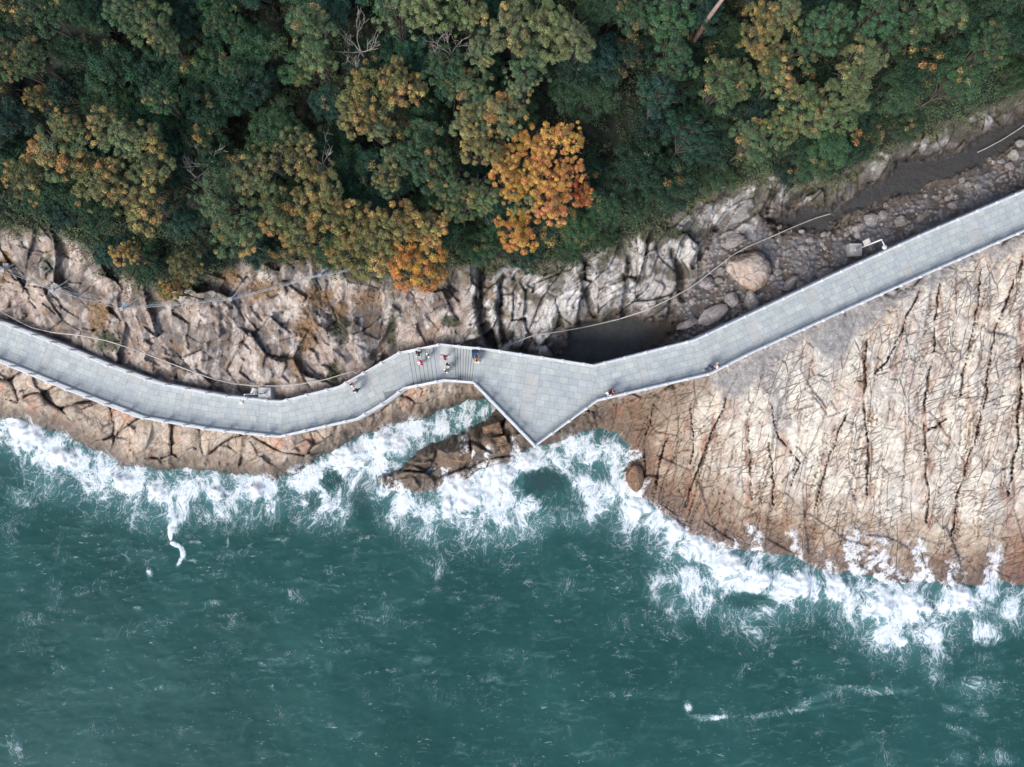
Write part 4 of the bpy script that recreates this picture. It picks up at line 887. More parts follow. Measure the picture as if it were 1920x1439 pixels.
# ------------------------------------------------------------ trees
def leaf_quads(pos, nrm, size, r):
    n = len(pos); a_ = r.normal(size=(n, 3)); t1 = np.cross(nrm, a_); t1 /= np.linalg.norm(t1, axis=1)[:, None]+1e-9; t2 = np.cross(nrm, t1)
    L = size[:, None]; W = L*r.uniform(.40, .62, n)[:, None]
    A = pos-t1*L*.5; B = pos-t2*W*.5+nrm*L*.06; Cc = pos+t1*L*.5; D = pos+t2*W*.5+nrm*L*.06
    return np.stack([A, B, Cc, D], 1).reshape(-1, 3)
def crown(seed, R=1.0, lobes=8, cl=95, nl=70, flat=.55, lsz=.2, gap=.25, csz=.42):
    """world-size crown of radius ~R metres: lobes > clumps > leaves"""
    r = np.random.default_rng(seed); pts = []; nr = []; tint = []; hue = []; hue2 = []
    LB = []
    for i in range(lobes):
        an = 2*np.pi*(i+r.uniform(-.3, .3))/lobes; d = R*r.uniform(.32, .72)*(0 if i == 0 else 1); LB.append((d*np.cos(an), d*np.sin(an), R*flat*(r.uniform(.25, .75)+(.35 if i == 0 else 0)-.45*d/R), R*r.uniform(.30, .46), r.uniform(0, 1)))
    for c in range(cl):
        lx, ly, lz, lr, lh = LB[r.integers(lobes)]
        u_ = r.uniform(-.25, 1); th = r.uniform(0, 2*np.pi); s_ = np.sqrt(1-u_*u_); dn = np.array([s_*np.cos(th), s_*np.sin(th), u_])
        ctr = np.array([lx, ly, lz])+dn*lr*np.array([1, 1, .7])*r.uniform(.8, 1.08); cr_ = csz*r.uniform(.55, 1.25); n = int(nl*(cr_/csz)**1.5)
        q = r.normal(size=(n, 3)); q /= np.linalg.norm(q, axis=1)[:, None]; q[:, 2] = np.abs(q[:, 2])*1.0-.25; rad = r.uniform(.45, 1, n)[:, None]
        p = ctr+q*rad*cr_*np.array([1, 1, .75]); nn = q*.8+r.normal(size=(n, 3))*.55+np.array([0, 0, .5]); nn /= np.linalg.norm(nn, axis=1)[:, None]
        pts.append(p); nr.append(nn); ct = r.uniform(.15, .8)
        tint.append(np.clip(ct+r.uniform(-.25, .25, n), 0, 1)); ch_ = lh*.62+r.uniform(0, .38); hue.append(np.clip(np.full(n, ch_)+r.normal(size=n)*.1, 0, 1)); hue2.append(np.full(n, r.uniform(0, 1)))
    P = np.concatenate(pts); Nn = np.concatenate(nr); T = np.concatenate(tint); H = np.concatenate(hue); H2 = np.concatenate(hue2)
    Vq = leaf_quads(P, Nn, r.uniform(.7, 1.3, len(P))*lsz, r); idx = np.arange(len(Vq)).reshape(-1, 4)
    m = mesh_np('crown', Vq, idx, [M_LEAF], smooth=False); vfl(m, 'tint', np.repeat(T, 4)); vfl(m, 'hue', np.repeat(H, 4)); vfl(m, 'hue2', np.repeat(H2, 4)); return m, LB
def trunk(LB, H, seed, R):
    r = random.Random(seed); b = MB(); fork = Vector((0, 0, H*.45)); b.tube([(0, 0, -1), (r.uniform(-.1, .1), .1, H*.2), fork], [.22, .17, .14], 7, cap=False)
    for (x, y, z, lr, _) in LB:
        e = Vector((x, y, H+z)); mid = fork.lerp(e, .5)+Vector((r.uniform(-.2, .2), r.uniform(-.2, .2), .25)); b.tube([fork, mid, e], [.10, .06, .03], 5, cap=False)
        for k_ in range(3):
            a_ = r.uniform(0, 6.28); e2 = e+Vector((math.cos(a_)*lr, math.sin(a_)*lr, r.uniform(0, .5)*lr)); b.tube([mid.lerp(e, .6), e.lerp(e2, .5)+Vector((0, 0, .1)), e2], [.035, .025, .012], 4, cap=False)
    return b.mesh('trunk', [M_BARK], True)
CR_H = 5.0
VAR = []
for i in range(7):      # broad open crowns with clear clumps, R = 2.6 m
    m, LB = crown(100+i, 2.6, 9, 110, 130, .55, .128, csz=.36); VAR.append((m, trunk(LB, CR_H, i, 2.6), 2.6))
VD = []
for i in range(5):      # dense dark crowns
    m, LB = crown(200+i, 2.6, 10, 130, 120, .5, .128, csz=.44); VD.append((m, trunk(LB, CR_H*.8, i+30, 2.6), 2.6))
VS = []
for i in range(2):      # sparse crowns that show their branches
    m, LB = crown(300+i, 2.6, 9, 50, 90, .5, .13, csz=.32); VS.append((m, trunk(LB, CR_H, i+60, 2.6), 2.6))
GREEN = {'dk': (.022, .066, .034), 'dt': (.018, .058, .039), 'gr': (.040, .096, .044), 'ol': (.125, .168, .076), 'og': (.075, .128, .058), 'or': (.50, .24, .04), 'rd': (.46, .085, .03), 'yo': (.150, .160, .062)}
KN = {'dk': 'dark green', 'dt': 'deep bluish green', 'gr': 'mid green', 'ol': 'olive', 'og': 'dull olive green', 'or': 'orange', 'rd': 'reddish orange', 'yo': 'golden brown'}
TREES = [ # u, v, radius px, kind, autumn share, style
 (110,285,62,'ol',.5,0),(60,335,48,'yo',.55,0),(165,330,55,'yo',.6,0),(200,245,46,'ol',.32,0),(255,262,48,'ol',.42,0),(280,395,46,'yo',.5,0),(130,235,34,'ol',.35,0),(215,350,50,'yo',.6,0),(290,315,44,'ol',.3,0),(242,478,30,'yo',1.3,0),(350,500,42,'yo',.45,0),(320,545,26,'yo',1.0,0),(75,190,30,'yo',.7,0),
 (420,375,58,'og',.15,0),(478,330,44,'ol',.35,0),(535,315,52,'yo',.55,2),(560,275,40,'yo',.6,2),(600,360,54,'yo',.6,0),(450,445,50,'og',.2,0),(520,400,52,'ol',.28,0),(630,405,50,'yo',.6,0),(570,440,48,'yo',.5,0),(680,425,54,'yo',.5,0),(740,420,52,'yo',.8,0),(805,425,42,'yo',1.0,0),(700,475,52,'yo',.6,0),(775,497,54,'or',.95,0),(655,470,46,'yo',.5,0),(820,515,24,'or',.9,0),
 (585,50,46,'og',.08,0),(600,120,42,'ol',.12,0),(800,25,56,'ol',.08,0),(745,35,48,'ol',.05,2),(695,190,60,'yo',.6,0),(765,175,44,'yo',.55,0),(740,140,30,'yo',.6,0),(675,225,42,'yo',.45,0),(705,245,34,'ol',.4,0),
 (875,30,40,'ol',.3,0),(900,95,38,'ol',.2,0),(960,55,52,'ol',.2,0),(1025,60,58,'ol',.08,0),(1075,85,42,'ol',.05,0),(990,120,48,'og',.1,0),(830,130,50,'gr',.12,0),(880,165,44,'og',.15,0),(940,215,44,'ol',.5,0),(885,235,42,'ol',.4,0),(905,285,40,'yo',.45,0),(975,175,34,'ol',.4,0),
 (785,280,50,'gr',.12,0),(815,330,48,'gr',.2,0),(855,350,42,'og',.2,0),(745,305,36,'ol',.15,0),(730,340,34,'og',.3,0),(860,390,38,'og',.12,0),(905,370,34,'ol',.1,0),
 (1000,285,44,'or',1,0),(1055,265,40,'or',.85,0),(1015,335,48,'or',1.2,0),(955,345,40,'or',.6,0),(1065,330,34,'rd',.75,0),(1035,388,44,'rd',1.0,0),(970,440,44,'or',.9,0),(945,300,32,'or',.8,0),(1088,368,28,'rd',.7,0),(985,375,34,'ol',.3,0),
 (1425,55,48,'yo',.5,0),(1440,105,36,'yo',.4,0),(1475,25,36,'ol',.3,0),(1600,125,48,'ol',.1,0),(1632,118,34,'ol',.05,0),(1590,175,44,'ol',.12,0),(1455,150,42,'og',.3,0),(1345,165,52,'og',.15,0),(1385,150,36,'ol',.2,0),(1490,195,44,'og',.25,0),(1530,215,44,'ol',.25,0),(1410,262,44,'og',.12,0),(1460,240,40,'og',.2,0),(1570,225,40,'og',.15,0),
 (1500,95,42,'gr',.1,0),(1545,60,50,'gr',.05,0),(1700,55,52,'gr',.08,0),(1760,25,48,'og',.1,0),(1640,30,44,'gr',.05,0),(1250,35,52,'gr',0,0),(1190,30,44,'gr',0,0),(1260,110,46,'gr',0,0),(1235,180,46,'dt',0,0),(1290,255,48,'dt',0,0),(1550,270,44,'gr',0,1),(1530,300,44,'gr',0,1),
 (285,45,48,'og',.1,0),(235,20,40,'og',.08,0),(80,25,44,'gr',.05,0),(310,80,34,'og',.1,0),(30,120,42,'gr',.25,0),(60,110,36,'og',.2,0),(440,130,30,'gr',.18,0),(300,190,34,'gr',.2,0),(1090,430,40,'gr',.15,1),(1130,390,40,'gr',.1,1),(420,40,36,'gr',.1,0),(1320,30,36,'dt',0,1),(1850,90,44,'gr',.1,0),(1800,150,44,'gr',0,1)]
made = []
def put_tree(u, v, rp, kind, al, var, Hh, nm='tree'):
    cm, tm, R = var; z = 14+Hh
    for _ in range(5):
        p = at(u, v, z); g = ground(p.x, p.y); z = g+Hh
    p = at(u, v, z); k_ = (CAM-z)/F; s = rp*k_/R*1.03
    root = empty(nm, (p.x, p.y, g)); H0 = CR_H
    c = link('crown', cm, root); c.location = (0, 0, Hh); c.rotation_euler.z = random.uniform(0, 6.28); c.scale = (s, s*random.uniform(.88, 1.1), s*random.uniform(.8, 1.15))
    jit = random.uniform(.82, 1.2); col = GREEN[kind]; al = al*.56 if kind == 'yo' else (al*.75 if kind == 'ol' else al); c.color = (col[0]*jit*random.uniform(.93, 1.07), col[1]*jit, col[2]*jit*random.uniform(.9, 1.1), al)
    t = link('trunk', tm, root); t.rotation_euler.z = c.rotation_euler.z; t.scale = (c.scale.x, c.scale.y, Hh/H0)
    return root
TB = []
def band(v, u):
    t_ = np.interp(u, [p[0] for p in TREEL], [p[1] for p in TREEL]); 
    return 0 if v < 100 else (2 if v > t_-110 else 1)
for i, (u, v, rp, kd, al, stl) in enumerate(TREES):
    var = random.choice(VAR if stl == 0 else (VD if stl == 1 else VS))
    o = put_tree(u, v, rp, kd, al, var, random.uniform(5.6, 7.0)); TB.append((o, u, v, rp, kd, al, stl))
ORD = ['', 'first', 'second', 'third', 'fourth', 'fifth', 'sixth', 'seventh', 'eighth', 'ninth', 'tenth', 'eleventh', 'twelfth', 'thirteenth', 'fourteenth', 'fifteenth', 'sixteenth']
BN = ['along the top edge of the wood', 'in the middle of the wood', 'along the cliff edge of the wood']
from collections import defaultdict
gp = defaultdict(list)
for t in TB:
    o, u, v, rp, kd, al, stl = t; look = KN[kd]+(' orange-tipped tree' if .25 < al < .7 and kd not in ('or', 'rd') else ' tree')
    if stl == 2: look = 'thin-crowned '+look
    gp[(look, band(v, u))].append(t)
for (look, bd), L in gp.items():
    L.sort(key=lambda t: t[1])
    for i, t in enumerate(L):
        nm = look if len(L) == 1 else '%s %s from the left' % (ORD[i+1], look)
        if len(L) == 1: nm = 'only '+nm if False else nm
        tag(t[0], '%s %s' % (nm, BN[bd]), 'tree', 'trees of the wood above the cliff')
# the darker wood between and below them
fill = []; tries = 0
while tries < 26000 and len(fill) < 185:
    tries += 1; u = random.uniform(-110, 2030); v = random.uniform(-110, 520)
    t_ = float(np.interp(u, [p[0] for p in TREEL], [p[1] for p in TREEL]))
    if v > t_-14: continue
    rp = random.uniform(34, 58)
    if any(math.hypot(u-a[0], v-a[1]) < (rp+a[2])*.46 for a in fill): continue
    if any(math.hypot(u-a[0], v-a[1]) < a[2]*.55 for a in TREES): continue
    fill.append((u, v, rp, t_-v))
for (u, v, rp, dl) in fill:
    kd = random.choice(('dk', 'dk', 'dt', 'gr') if u > 1100 else ('dk', 'dt', 'dk', 'gr')); low = dl < 60
    o = put_tree(u, v, rp*(.75 if low else 1), 'gr' if low and random.random() < .5 else kd, random.choice((0, 0, .05, .14)), random.choice(VD), random.uniform(1.5, 2.2) if low else random.uniform(2.6, 4.0))
    if u > 1020: c_ = [q for q in o.children if q.name.startswith('crown')][0]; c_.color = (c_.color[0]*.8, c_.color[1]*.72, c_.color[2]*.78, c_.color[3])
    tag(o, 'dark green leafy tree in the dense lower layer of the wood', 'tree', 'dark green trees filling the wood')
# bare trees
def bare(u, v, Hh, span, seed, label, lean=0.0):
    r = random.Random(seed); z = 20
    for _ in range(5): p = at(u, v, z); g = ground(p.x, p.y); z = g+Hh
    root = empty('bare_tree', (p.x, p.y, g)); tag(root, label, 'bare tree', 'bare trees in the wood')
    b = MB(); b.tube([(0, 0, -.5), (.1, 0, Hh*.4), (0, 0, Hh*.7)], [.13, .09, .07], 7, cap=False); b.obj('trunk', [M_DEAD], root, True)
    def br(p0, d, L, rad, dep):
        b = MB(); q = [p0]; dd_ = d.copy()
        for k_ in range(6):
            dd_ = (dd_+Vector((r.uniform(-.35, .35), r.uniform(-.35, .35), r.uniform(-.15, .22)))).normalized(); q.append(q[-1]+dd_*L/6)
        ps.append((q, [max(.012, rad*(1-.8*k_/6)) for k_ in range(7)]))
        if dep:
            for k_ in range(r.choice((3, 4))):
                j = r.randint(2, 5); br(q[j], (dd_+Vector((r.uniform(-1, 1), r.uniform(-1, 1), r.uniform(-.2, .4)))).normalized(), L*.55, rad*.5, dep-1)
    for i in range(5):
        ps = []; a_ = lean+(i-2)*.75+r.uniform(-.2, .2)+(math.pi if i % 2 else 0)*.6; br(Vector((0, 0, Hh*.68)), Vector((math.cos(a_), math.sin(a_), .45)).normalized(), span, .045, 2)
        b = MB()
        for q, rd in ps: b.tube(q, rd, 5, cap=False)
        b.obj('branch', [M_DEAD], root, True)
bare(668, 78, 6.2, 2.0, 4, 'leafless pale tree with twisted branches between green crowns near the top edge', 1.6)
bare(590, 290, 6.8, 1.7, 9, 'leafless twigs sticking out of the golden crown left of centre', .8)
bare(372, 295, 6.0, 1.7, 15, 'small leafless tree in a dark gap at the left of the wood', 2.)
bare(880, 350, 6.2, 1.4, 17, 'small leafless twigs left of the bright orange crown', 2.4)
bare(1375, 125, 7.0, 1.2, 19, 'tiny pale forked branches on the right side of the wood', 2.4)
bare(840, 70, 7.4, 1.7, 23, 'leafless branch among olive crowns right of the top centre', 1.)
p = at(1350, -2, 25); b = MB(); g = ground(p.x, p.y); b.tube([(p.x, p.y+.6, g-1), (p.x, p.y+.2, 22), (p.x+.05, p.y-.25, 25.5)], [.22, .16, .12], 8); o = b.obj('broken_trunk', [simple('pink_brown_wood', (.28, .19, .16), .8, .2, 2)], None, True); tag(o, 'bare pinkish broken trunk poking up at the top edge', 'tree trunk')

# low scrub clothing the ground under the wood and spilling over the cliff edge
def scatter(name, n, dens_fn, size, hgt, colfn, seed, box=(-60, 1980, -60, 640), clump=28, cr_=.42):
    r = np.random.default_rng(seed); Uc = r.uniform(box[0], box[1], n*6); Vc = r.uniform(box[2], box[3], n*6)
    jj = np.clip(np.searchsorted(TU, Uc), 0, nu-1); ii = np.clip(np.searchsorted(TV, Vc), 0, nv-1)
    pr = dens_fn(Uc, Vc, ii, jj); kp = r.uniform(0, 1, len(Uc)) < pr; Uc, Vc, ii, jj = Uc[kp][:n], Vc[kp][:n], ii[kp][:n], jj[kp][:n]
    z = ZT[ii, jj]; kk_ = (CAM-z)/F; ctr = np.stack([(TU[jj]-CU)*kk_, -(TV[ii]-CV)*kk_, z+hgt*.3], 1); m_ = len(ctr)
    q = r.normal(size=(m_, clump, 3)); q /= np.linalg.norm(q, axis=2)[..., None]; q[..., 2] = np.abs(q[..., 2]); sc = r.uniform(.5, 1.3, (m_, 1, 1))*cr_
    p_ = ctr[:, None, :]+q*r.uniform(.4, 1, (m_, clump, 1))*sc*np.array([1, 1, hgt]); nn = q*.7+r.normal(size=q.shape)*.6+np.array([0, 0, .4]); nn /= np.linalg.norm(nn, axis=2)[..., None]
    N_ = m_*clump; Vq = leaf_quads(p_.reshape(-1, 3), nn.reshape(-1, 3), r.uniform(.7, 1.3, N_)*size, r); me = mesh_np(name, Vq, np.arange(len(Vq)).reshape(-1, 4), [M_SCRUB], smooth=False)
    c = colfn(Uc, Vc, r)[:, None, :]*r.uniform(.6, 1.45, (m_, clump, 1)); vcol(me, 'Col', np.repeat(c.reshape(-1, 3), 4, 0)); return link(name, me)
t_ = NT('scrub_leaves'); t_.l(t_.attr('Col', 'Color'), t_.b.inputs['Base Color']); t_.b.inputs['Roughness'].default_value = .7; M_SCRUB = t_.mat
TLm = tl
def dfn(u, v, i, j):
    d = tl[i, j]-v; return ss(-34, 12, d+fbm(u/22, v/22, 3, 5)*26)*np.where(d > 130, .35, 1)*(ch[i, j] < .3)
def cfn(u, v, r):
    m = ss(-.2, .4, fbm(u/40, v/40, 3, 8)+r.normal(size=len(u))*.15)[:, None]; c = np.array([.040, .080, .036])*(1-m)+np.array([.082, .115, .048])*m
    d = np.interp(u, [p[0] for p in TREEL], [p[1] for p in TREEL])-v; e = ss(30, -20, d)[:, None]*.5; return c*(1-e)+np.array([.16, .135, .07])*e
tag(scatter('undergrowth', 9000, dfn, .15, .9, cfn, 1), 'low green scrub covering the ground under and in front of the trees', 'undergrowth', kind='stuff')
def d2(u, v, i, j): return np.clip(np.maximum(gr_g[i, j]*1.0, gr_o[i, j]*.55)*(1-forest[i, j])*(dd[i, j] < -8), 0, 1)
def c2(u, v, r):
    jj = np.clip(np.searchsorted(TU, u), 0, nu-1); ii = np.clip(np.searchsorted(TV, v), 0, nv-1); m = (gr_g[ii, jj] > gr_o[ii, jj])[:, None]; return np.where(m, np.array([.060, .080, .036]), np.array([.26, .165, .075]))
tag(scatter('cliff_grass', 1500, d2, .12, .35, c2, 2, (-60, 1400, 420, 720), 16, .20), 'dry brown and green grass tufts clinging to the cliff rock', 'grass', kind='stuff')

# ------------------------------------------------------------ people
def cloth(name, col, rough=.8): return simple(name, col, rough, .1, 6)
SKIN = simple('skin', (.55, .34, .25), .5, .06, 6); HAIR = simple('dark_hair', (.018, .015, .014), .5, .2, 8)
MC = {'white': cloth('white_cloth', (.78, .78, .80)), 'black': cloth('black_cloth', (.02, .02, .025)), 'pink': cloth('bright_pink_cloth', (.80, .04, .16)), 'magenta': cloth('magenta_cloth', (.50, .015, .13)), 'palepink': cloth('pale_pink_cloth', (.80, .52, .52)), 'navy': cloth('navy_cloth', (.02, .055, .12)), 'red': cloth('dark_red_cloth', (.36, .012, .04)), 'peach': cloth('orange_cloth', (.80, .40, .18)), 'grey': cloth('grey_cloth', (.25, .26, .28)), 'denim': cloth('blue_denim', (.08, .12, .2))}
def skin_obj(name, joints, edges, mat, parent, sub=1):
    me = bpy.data.meshes.new(name); me.from_pydata([j[0] for j in joints], edges, []); o = bpy.data.objects.new('tmp', me); COL.objects.link(o)
    sk_ = o.modifiers.new('s', 'SKIN'); sk_.use_smooth_shade = True
    for i, j in enumerate(joints):
        r_ = j[1]; me.skin_vertices[0].data[i].radius = r_ if hasattr(r_, '__len__') else (r_, r_)
    me.skin_vertices[0].data[0].use_root = True
    sb = o.modifiers.new('b', 'SUBSURF'); sb.levels = sub; sb.render_levels = sub
    dg = bpy.context.evaluated_depsgraph_get(); m2 = bpy.data.meshes.new_from_object(o.evaluated_get(dg)); bpy.data.objects.remove(o); m2.materials.clear(); m2.materials.append(mat); m2.name = name
    return m2
def merge(name, meshes, mat):
    Vv, Ff = [], []
    for m in meshes:
        b = len(Vv); Vv += [tuple(v.co) for v in m.vertices]; Ff += [tuple(b+i for i in p.vertices) for p in m.polygons]
    me = bpy.data.meshes.new(name); me.from_pydata(Vv, [], Ff); me.materials.append(mat); me.polygons.foreach_set('use_smooth', [True]*len(Ff)); me.update(); return me
def person(u, v, z, face, top, bottom, label, H=1.68, step=.22, arm=(.5, .3), hair='hair', extra=None, arms_fwd=0.0, bag=None):
    """origin at the feet; figure faces +x before rotation"""
    p = at(u, v, z+1.2); root = empty('person', (p.x, p.y, z+.008), math.radians(face)); tag(root, label, 'person', 'people on the walkway')
    k_ = H/1.70; V3 = lambda *a: Vector(a)*k_
    hip = V3(0, 0, .92); J = [(hip, (.12*k_, .15*k_)), (V3(.0, 0, 1.12), (.10*k_, .13*k_)), (V3(.01, 0, 1.34), (.115*k_, .16*k_)), (V3(.02, 0, 1.46), (.05*k_, .055*k_)), (V3(.05, 0, 1.56), (.075*k_, .068*k_)), (V3(.055, 0, 1.66), (.085*k_, .075*k_))]
    E = [(0, 1), (1, 2), (2, 3), (3, 4), (4, 5)]; TOPJ = J[:4]; feet = []; palms = []
    for s in (1, -1):
        sx = step*s; b = len(J); J += [(V3(0, s*.10, .86), .085*k_), (V3(.06+sx*.5, s*.10, .48), .06*k_), (V3(sx-.02*abs(s), s*.10, .09), .04*k_), (V3(sx+.14, s*.11, .035), .035*k_)]
        E += [(0, b), (b, b+1), (b+1, b+2), (b+2, b+3)]; feet.append(V3(sx+.06, s*.105, .045))
    AJ = []
    for s in (1, -1):
        b = len(J); sw = arm[0 if s > 0 else 1]*(1 if s > 0 else -1); f = arms_fwd
        sh = V3(.01, s*.19, 1.39); el = V3(.02-sw*.25+f*.22, s*.25, 1.12+f*.08); wr = V3(.08-sw*.35+f*.48, s*(.26-f*.08), .90+abs(sw)*.08+f*.22)
        J += [(sh, .055*k_), (el, .04*k_), (wr, .028*k_)]; E += [(2, b), (b, b+1), (b+1, b+2)]; AJ.append((sh, el, wr, s))
    body = skin_obj('body', J, E, SKIN, None)
    hb = MB()
    for sh, el, wr, s in AJ:
        d = (wr-el).normalized(); sd_ = Vector((0, 1, 0)); hb.ell(wr+d*.05, (.022, .042, .05), 8, 6)
        for q in range(4):
            o_ = sd_*(-.03+.02*q); L = (.062, .072, .068, .052)[q]; a_ = wr+d*.085+o_; hb.tube([a_, a_+d*L*.55+Vector((.012, 0, 0)), a_+d*L*.9+Vector((.03, 0, -.005))], [.009, .0085, .007], 5)
        a_ = wr+d*.03-sd_*s*.036; hb.tube([a_, a_+d*.03-sd_*s*.025+Vector((.012, 0, 0)), a_+d*.055-sd_*s*.03+Vector((.02, 0, 0))], [.011, .010, .008], 5)
    hd = V3(.06, 0, 1.61); hb.ell(hd, (.092*k_, .075*k_, .115*k_), 14, 10); hb.ell(hd+V3(.095, 0, -.01), (.018, .013, .022), 6, 5)
    for s in (1, -1): hb.ell(hd+V3(0, s*.076, -.005), (.014, .010, .028), 6, 5); hb.ell(hd+V3(.082, s*.030, .012), (.012, .014, .009), 6, 4)
    hb.ell(hd+V3(.083, 0, -.055), (.010, .024, .007), 6, 4)
    hm = hb.mesh('h', [SKIN], True); link('body', merge('body', [body, hm], SKIN), root)
    # clothes
    TJ = [(V3(.0, 0, .90), (.135*k_, .165*k_)), (V3(.0, 0, 1.12), (.122*k_, .15*k_)), (V3(.01, 0, 1.34), (.135*k_, .18*k_)), (V3(.02, 0, 1.43), (.075*k_, .085*k_))]; TE = [(0, 1), (1, 2), (2, 3)]
    for sh, el, wr, s in AJ: b = len(TJ); TJ += [(sh, .078*k_), (el, .060*k_), (el.lerp(wr, .55), .046*k_)]; TE += [(2, b), (b, b+1), (b+1, b+2)]
    link('shirt', merge('shirt', [skin_obj('shirt', TJ, TE, MC[top], None)], MC[top]), root)
    LJ = [(V3(0, 0, .93), (.130*k_, .160*k_))]; LE = []
    for s in (1, -1): sx = step*s; b = len(LJ); LJ += [(V3(0, s*.10, .84), .10*k_), (V3(.06+sx*.5, s*.10, .48), .078*k_), (V3(sx-.02, s*.10, .13), .06*k_)]; LE += [(0, b), (b, b+1), (b+1, b+2)]
    link('trousers', merge('trousers', [skin_obj('trousers', LJ, LE, MC[bottom], None)], MC[bottom]), root)
    for f in feet: b = MB(); b.ell(f, (.15, .055, .05), 10, 6); b.obj('shoe', [MC['white'] if top != 'white' else MC['grey']], root, True)
    b = MB(); b.ell(hd+V3(-.018, 0, .025), (.105*k_, .09*k_, .115*k_), 14, 9)
    if hair == 'long': b.ell(hd+V3(-.07, 0, -.10), (.05, .085, .16), 10, 7)
    b.obj('hair' if hair != 'cap' else 'hair', [HAIR], root, True)
    if hair == 'cap': b = MB(); b.ell(hd+V3(0, 0, .065), (.115, .10, .075), 14, 7); b.box(hd+V3(.13, 0, .05), (.12, .15, .015)); b.obj('cap', [MC['white']], root, True)
    if bag: b = MB(); b.ell(V3(-.20, 0, 1.22), (.11, .16, .22), 12, 8); b.obj('backpack', [MC[bag]], root, True)
    return root
zs_ = lambda u: zdeck(u)
def stz(u):
    if u < 762 or 818 <= u <= 850 or u > 897: return zdeck(u)
    n, a_, b_, z0, z1 = (7, 765, 822, 5.0, 6.05) if u < 818 else (8, 851, 893, 6.05, 7.25)
    return z0+(z1-z0)*math.ceil(min(1, max(.01, (u-a_)/(b_-a_)))*n)/n
person(783, 663, stz(783), 200, 'black', 'black', 'person all in black nearest the inland railing on the left steps')
person(803, 667, stz(803), 30, 'white', 'white', 'person in white top with dark hair just right of the person in black', hair='long')
person(789, 680, stz(789), 185, 'pink', 'palepink', 'person in bright pink top and white cap going down the left steps', hair='cap', arm=(.8, .7))
person(833, 670, stz(833), 10, 'magenta', 'magenta', 'person in magenta top alone on the landing between the steps', arm=(1.2, .2))
person(842, 685, stz(842), -20, 'white', 'white', 'upper of two people in white on the landing by the seaward side', hair='long', bag='black')
person(837, 696, stz(837), 215, 'white', 'grey', 'lower of two people in white on the landing, head of black hair', hair='long')
person(894, 678, stz(894), 95, 'peach', 'white', 'person in orange and white pushing the dark stroller', arms_fwd=.9, step=.12)
person(660, 721, 5.0, 205, 'palepink', 'palepink', 'person in pale pink top on the left walkway near the inland railing', hair='long')
person(666, 733, 5.0, 200, 'white', 'black', 'person in white top beside the one in pale pink', bag='black')
person(1142, 739, 7.25, 230, 'white', 'white', 'person in white against the seaward railing right of the platform', hair='long')
person(1149, 734, 7.25, 20, 'red', 'red', 'person in dark red leaning beside one in white near seaward railing', bag='black')
person(1332, 690, 7.25, 190, 'navy', 'navy', 'person in navy blue on the right walkway', bag='navy')
person(1346, 686, 7.25, 150, 'white', 'palepink', 'person in white top by the seaward railing next to one in navy')
# stroller
p = at(892, 664, 7.25+.5); root = empty('stroller', (p.x, p.y, stz(890)+.01), math.radians(95)); tag(root, 'dark navy stroller with square canopy at the top of the right steps', 'stroller')
b = MB(); 
for i in range(7):
    a0 = math.pi*(i)/7; a1 = math.pi*(i+1)/7
    for s_ in (1,):
        P0 = (-.38*math.cos(a0), .62+.38*math.sin(a0)); P1 = (-.38*math.cos(a1), .62+.38*math.sin(a1))
        b.poly([(P0[0], -.33, P0[1]), (P1[0], -.33, P1[1]), (P1[0], .33, P1[1]), (P0[0], .33, P0[1])]); b.poly([(P0[0], -.31, P0[1]-.01), (P0[0], .31, P0[1]-.01), (P1[0], .31, P1[1]-.01), (P1[0], -.31, P1[1]-.01)])
for y_ in (-.33, .33): b.poly([(-.38*math.cos(math.pi*i/7), y_, .62+.38*math.sin(math.pi*i/7)) for i in range(8)])
b.obj('canopy', [MC['navy']], root)
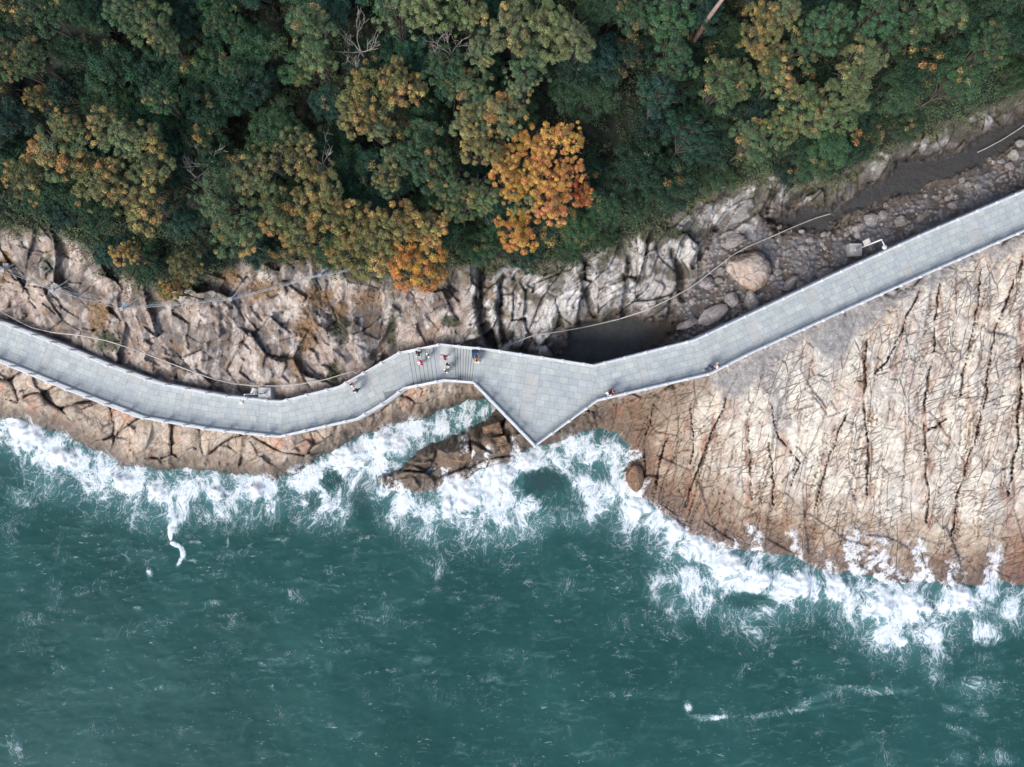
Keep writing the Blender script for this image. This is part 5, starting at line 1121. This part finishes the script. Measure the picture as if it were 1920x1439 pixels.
b = MB(); b.box((0, 0, .45), (.7, .5, .1)); b.box((-.3, 0, .6), (.08, .5, .3)); b.obj('seat', [MC['black']], root)
b = MB(); 
for s in (1, -1): b.tube([(.36, s*.27, .14), (.05, s*.27, .45), (-.5, s*.27, 1.0)], .016, 6); b.tube([(-.36, s*.27, .14), (.05, s*.27, .45)], .016, 6)
b.tube([(-.5, -.27, 1.0), (-.5, .27, 1.0)], .02, 6); b.obj('frame', [M_STEEL], root)
for sx in (.36, -.36):
    for s in (1, -1): b = MB(); b.tube([(sx, s*.27-.025, .14), (sx, s*.27+.025, .14)], .14, 14); b.obj('wheel', [M_BLACK], root)

# ------------------------------------------------------------ light, sky, camera
w = bpy.data.worlds.new('World'); scene.world = w; w.use_nodes = True; nt = w.node_tree
sky = nt.nodes.new('ShaderNodeTexSky'); sky.sky_type = 'NISHITA'; sky.sun_disc = False
EL, AZ = math.radians(45), math.radians(222)       # sun to the lower left of the picture
sky.sun_elevation = EL; sky.sun_rotation = AZ; sky.air_density = 1.0; sky.dust_density = 2.5; sky.ozone_density = 1.0
bg = nt.nodes['Background']; nt.links.new(sky.outputs[0], bg.inputs[0]); bg.inputs[1].default_value = .15
sun = bpy.data.lights.new('sun', 'SUN'); sun.energy = 2.0; sun.angle = math.radians(26); sun.color = (1.0, .955, .89)
so = bpy.data.objects.new('sun', sun); COL.objects.link(so)
d = Vector((math.sin(AZ)*math.cos(EL), math.cos(AZ)*math.cos(EL), math.sin(EL))); so.rotation_euler = d.to_track_quat('Z', 'Y').to_euler()
cam = bpy.data.cameras.new('camera'); cam.lens = 24; cam.sensor_width = 36; cam.clip_end = 2000; cam.clip_start = .5
co = bpy.data.objects.new('camera', cam); COL.objects.link(co); co.location = (0, 0, CAM); co.rotation_euler = (0, 0, 0); scene.camera = co
vs = scene.view_settings; vs.view_transform = 'Standard'; vs.look = 'None'; vs.gamma = 1; vs.exposure = 0.55
scene.render.engine = 'CYCLES'; scene.cycles.max_bounces = 4; scene.cycles.diffuse_bounces = 3; scene.cycles.glossy_bounces = 2; scene.cycles.transmission_bounces = 2
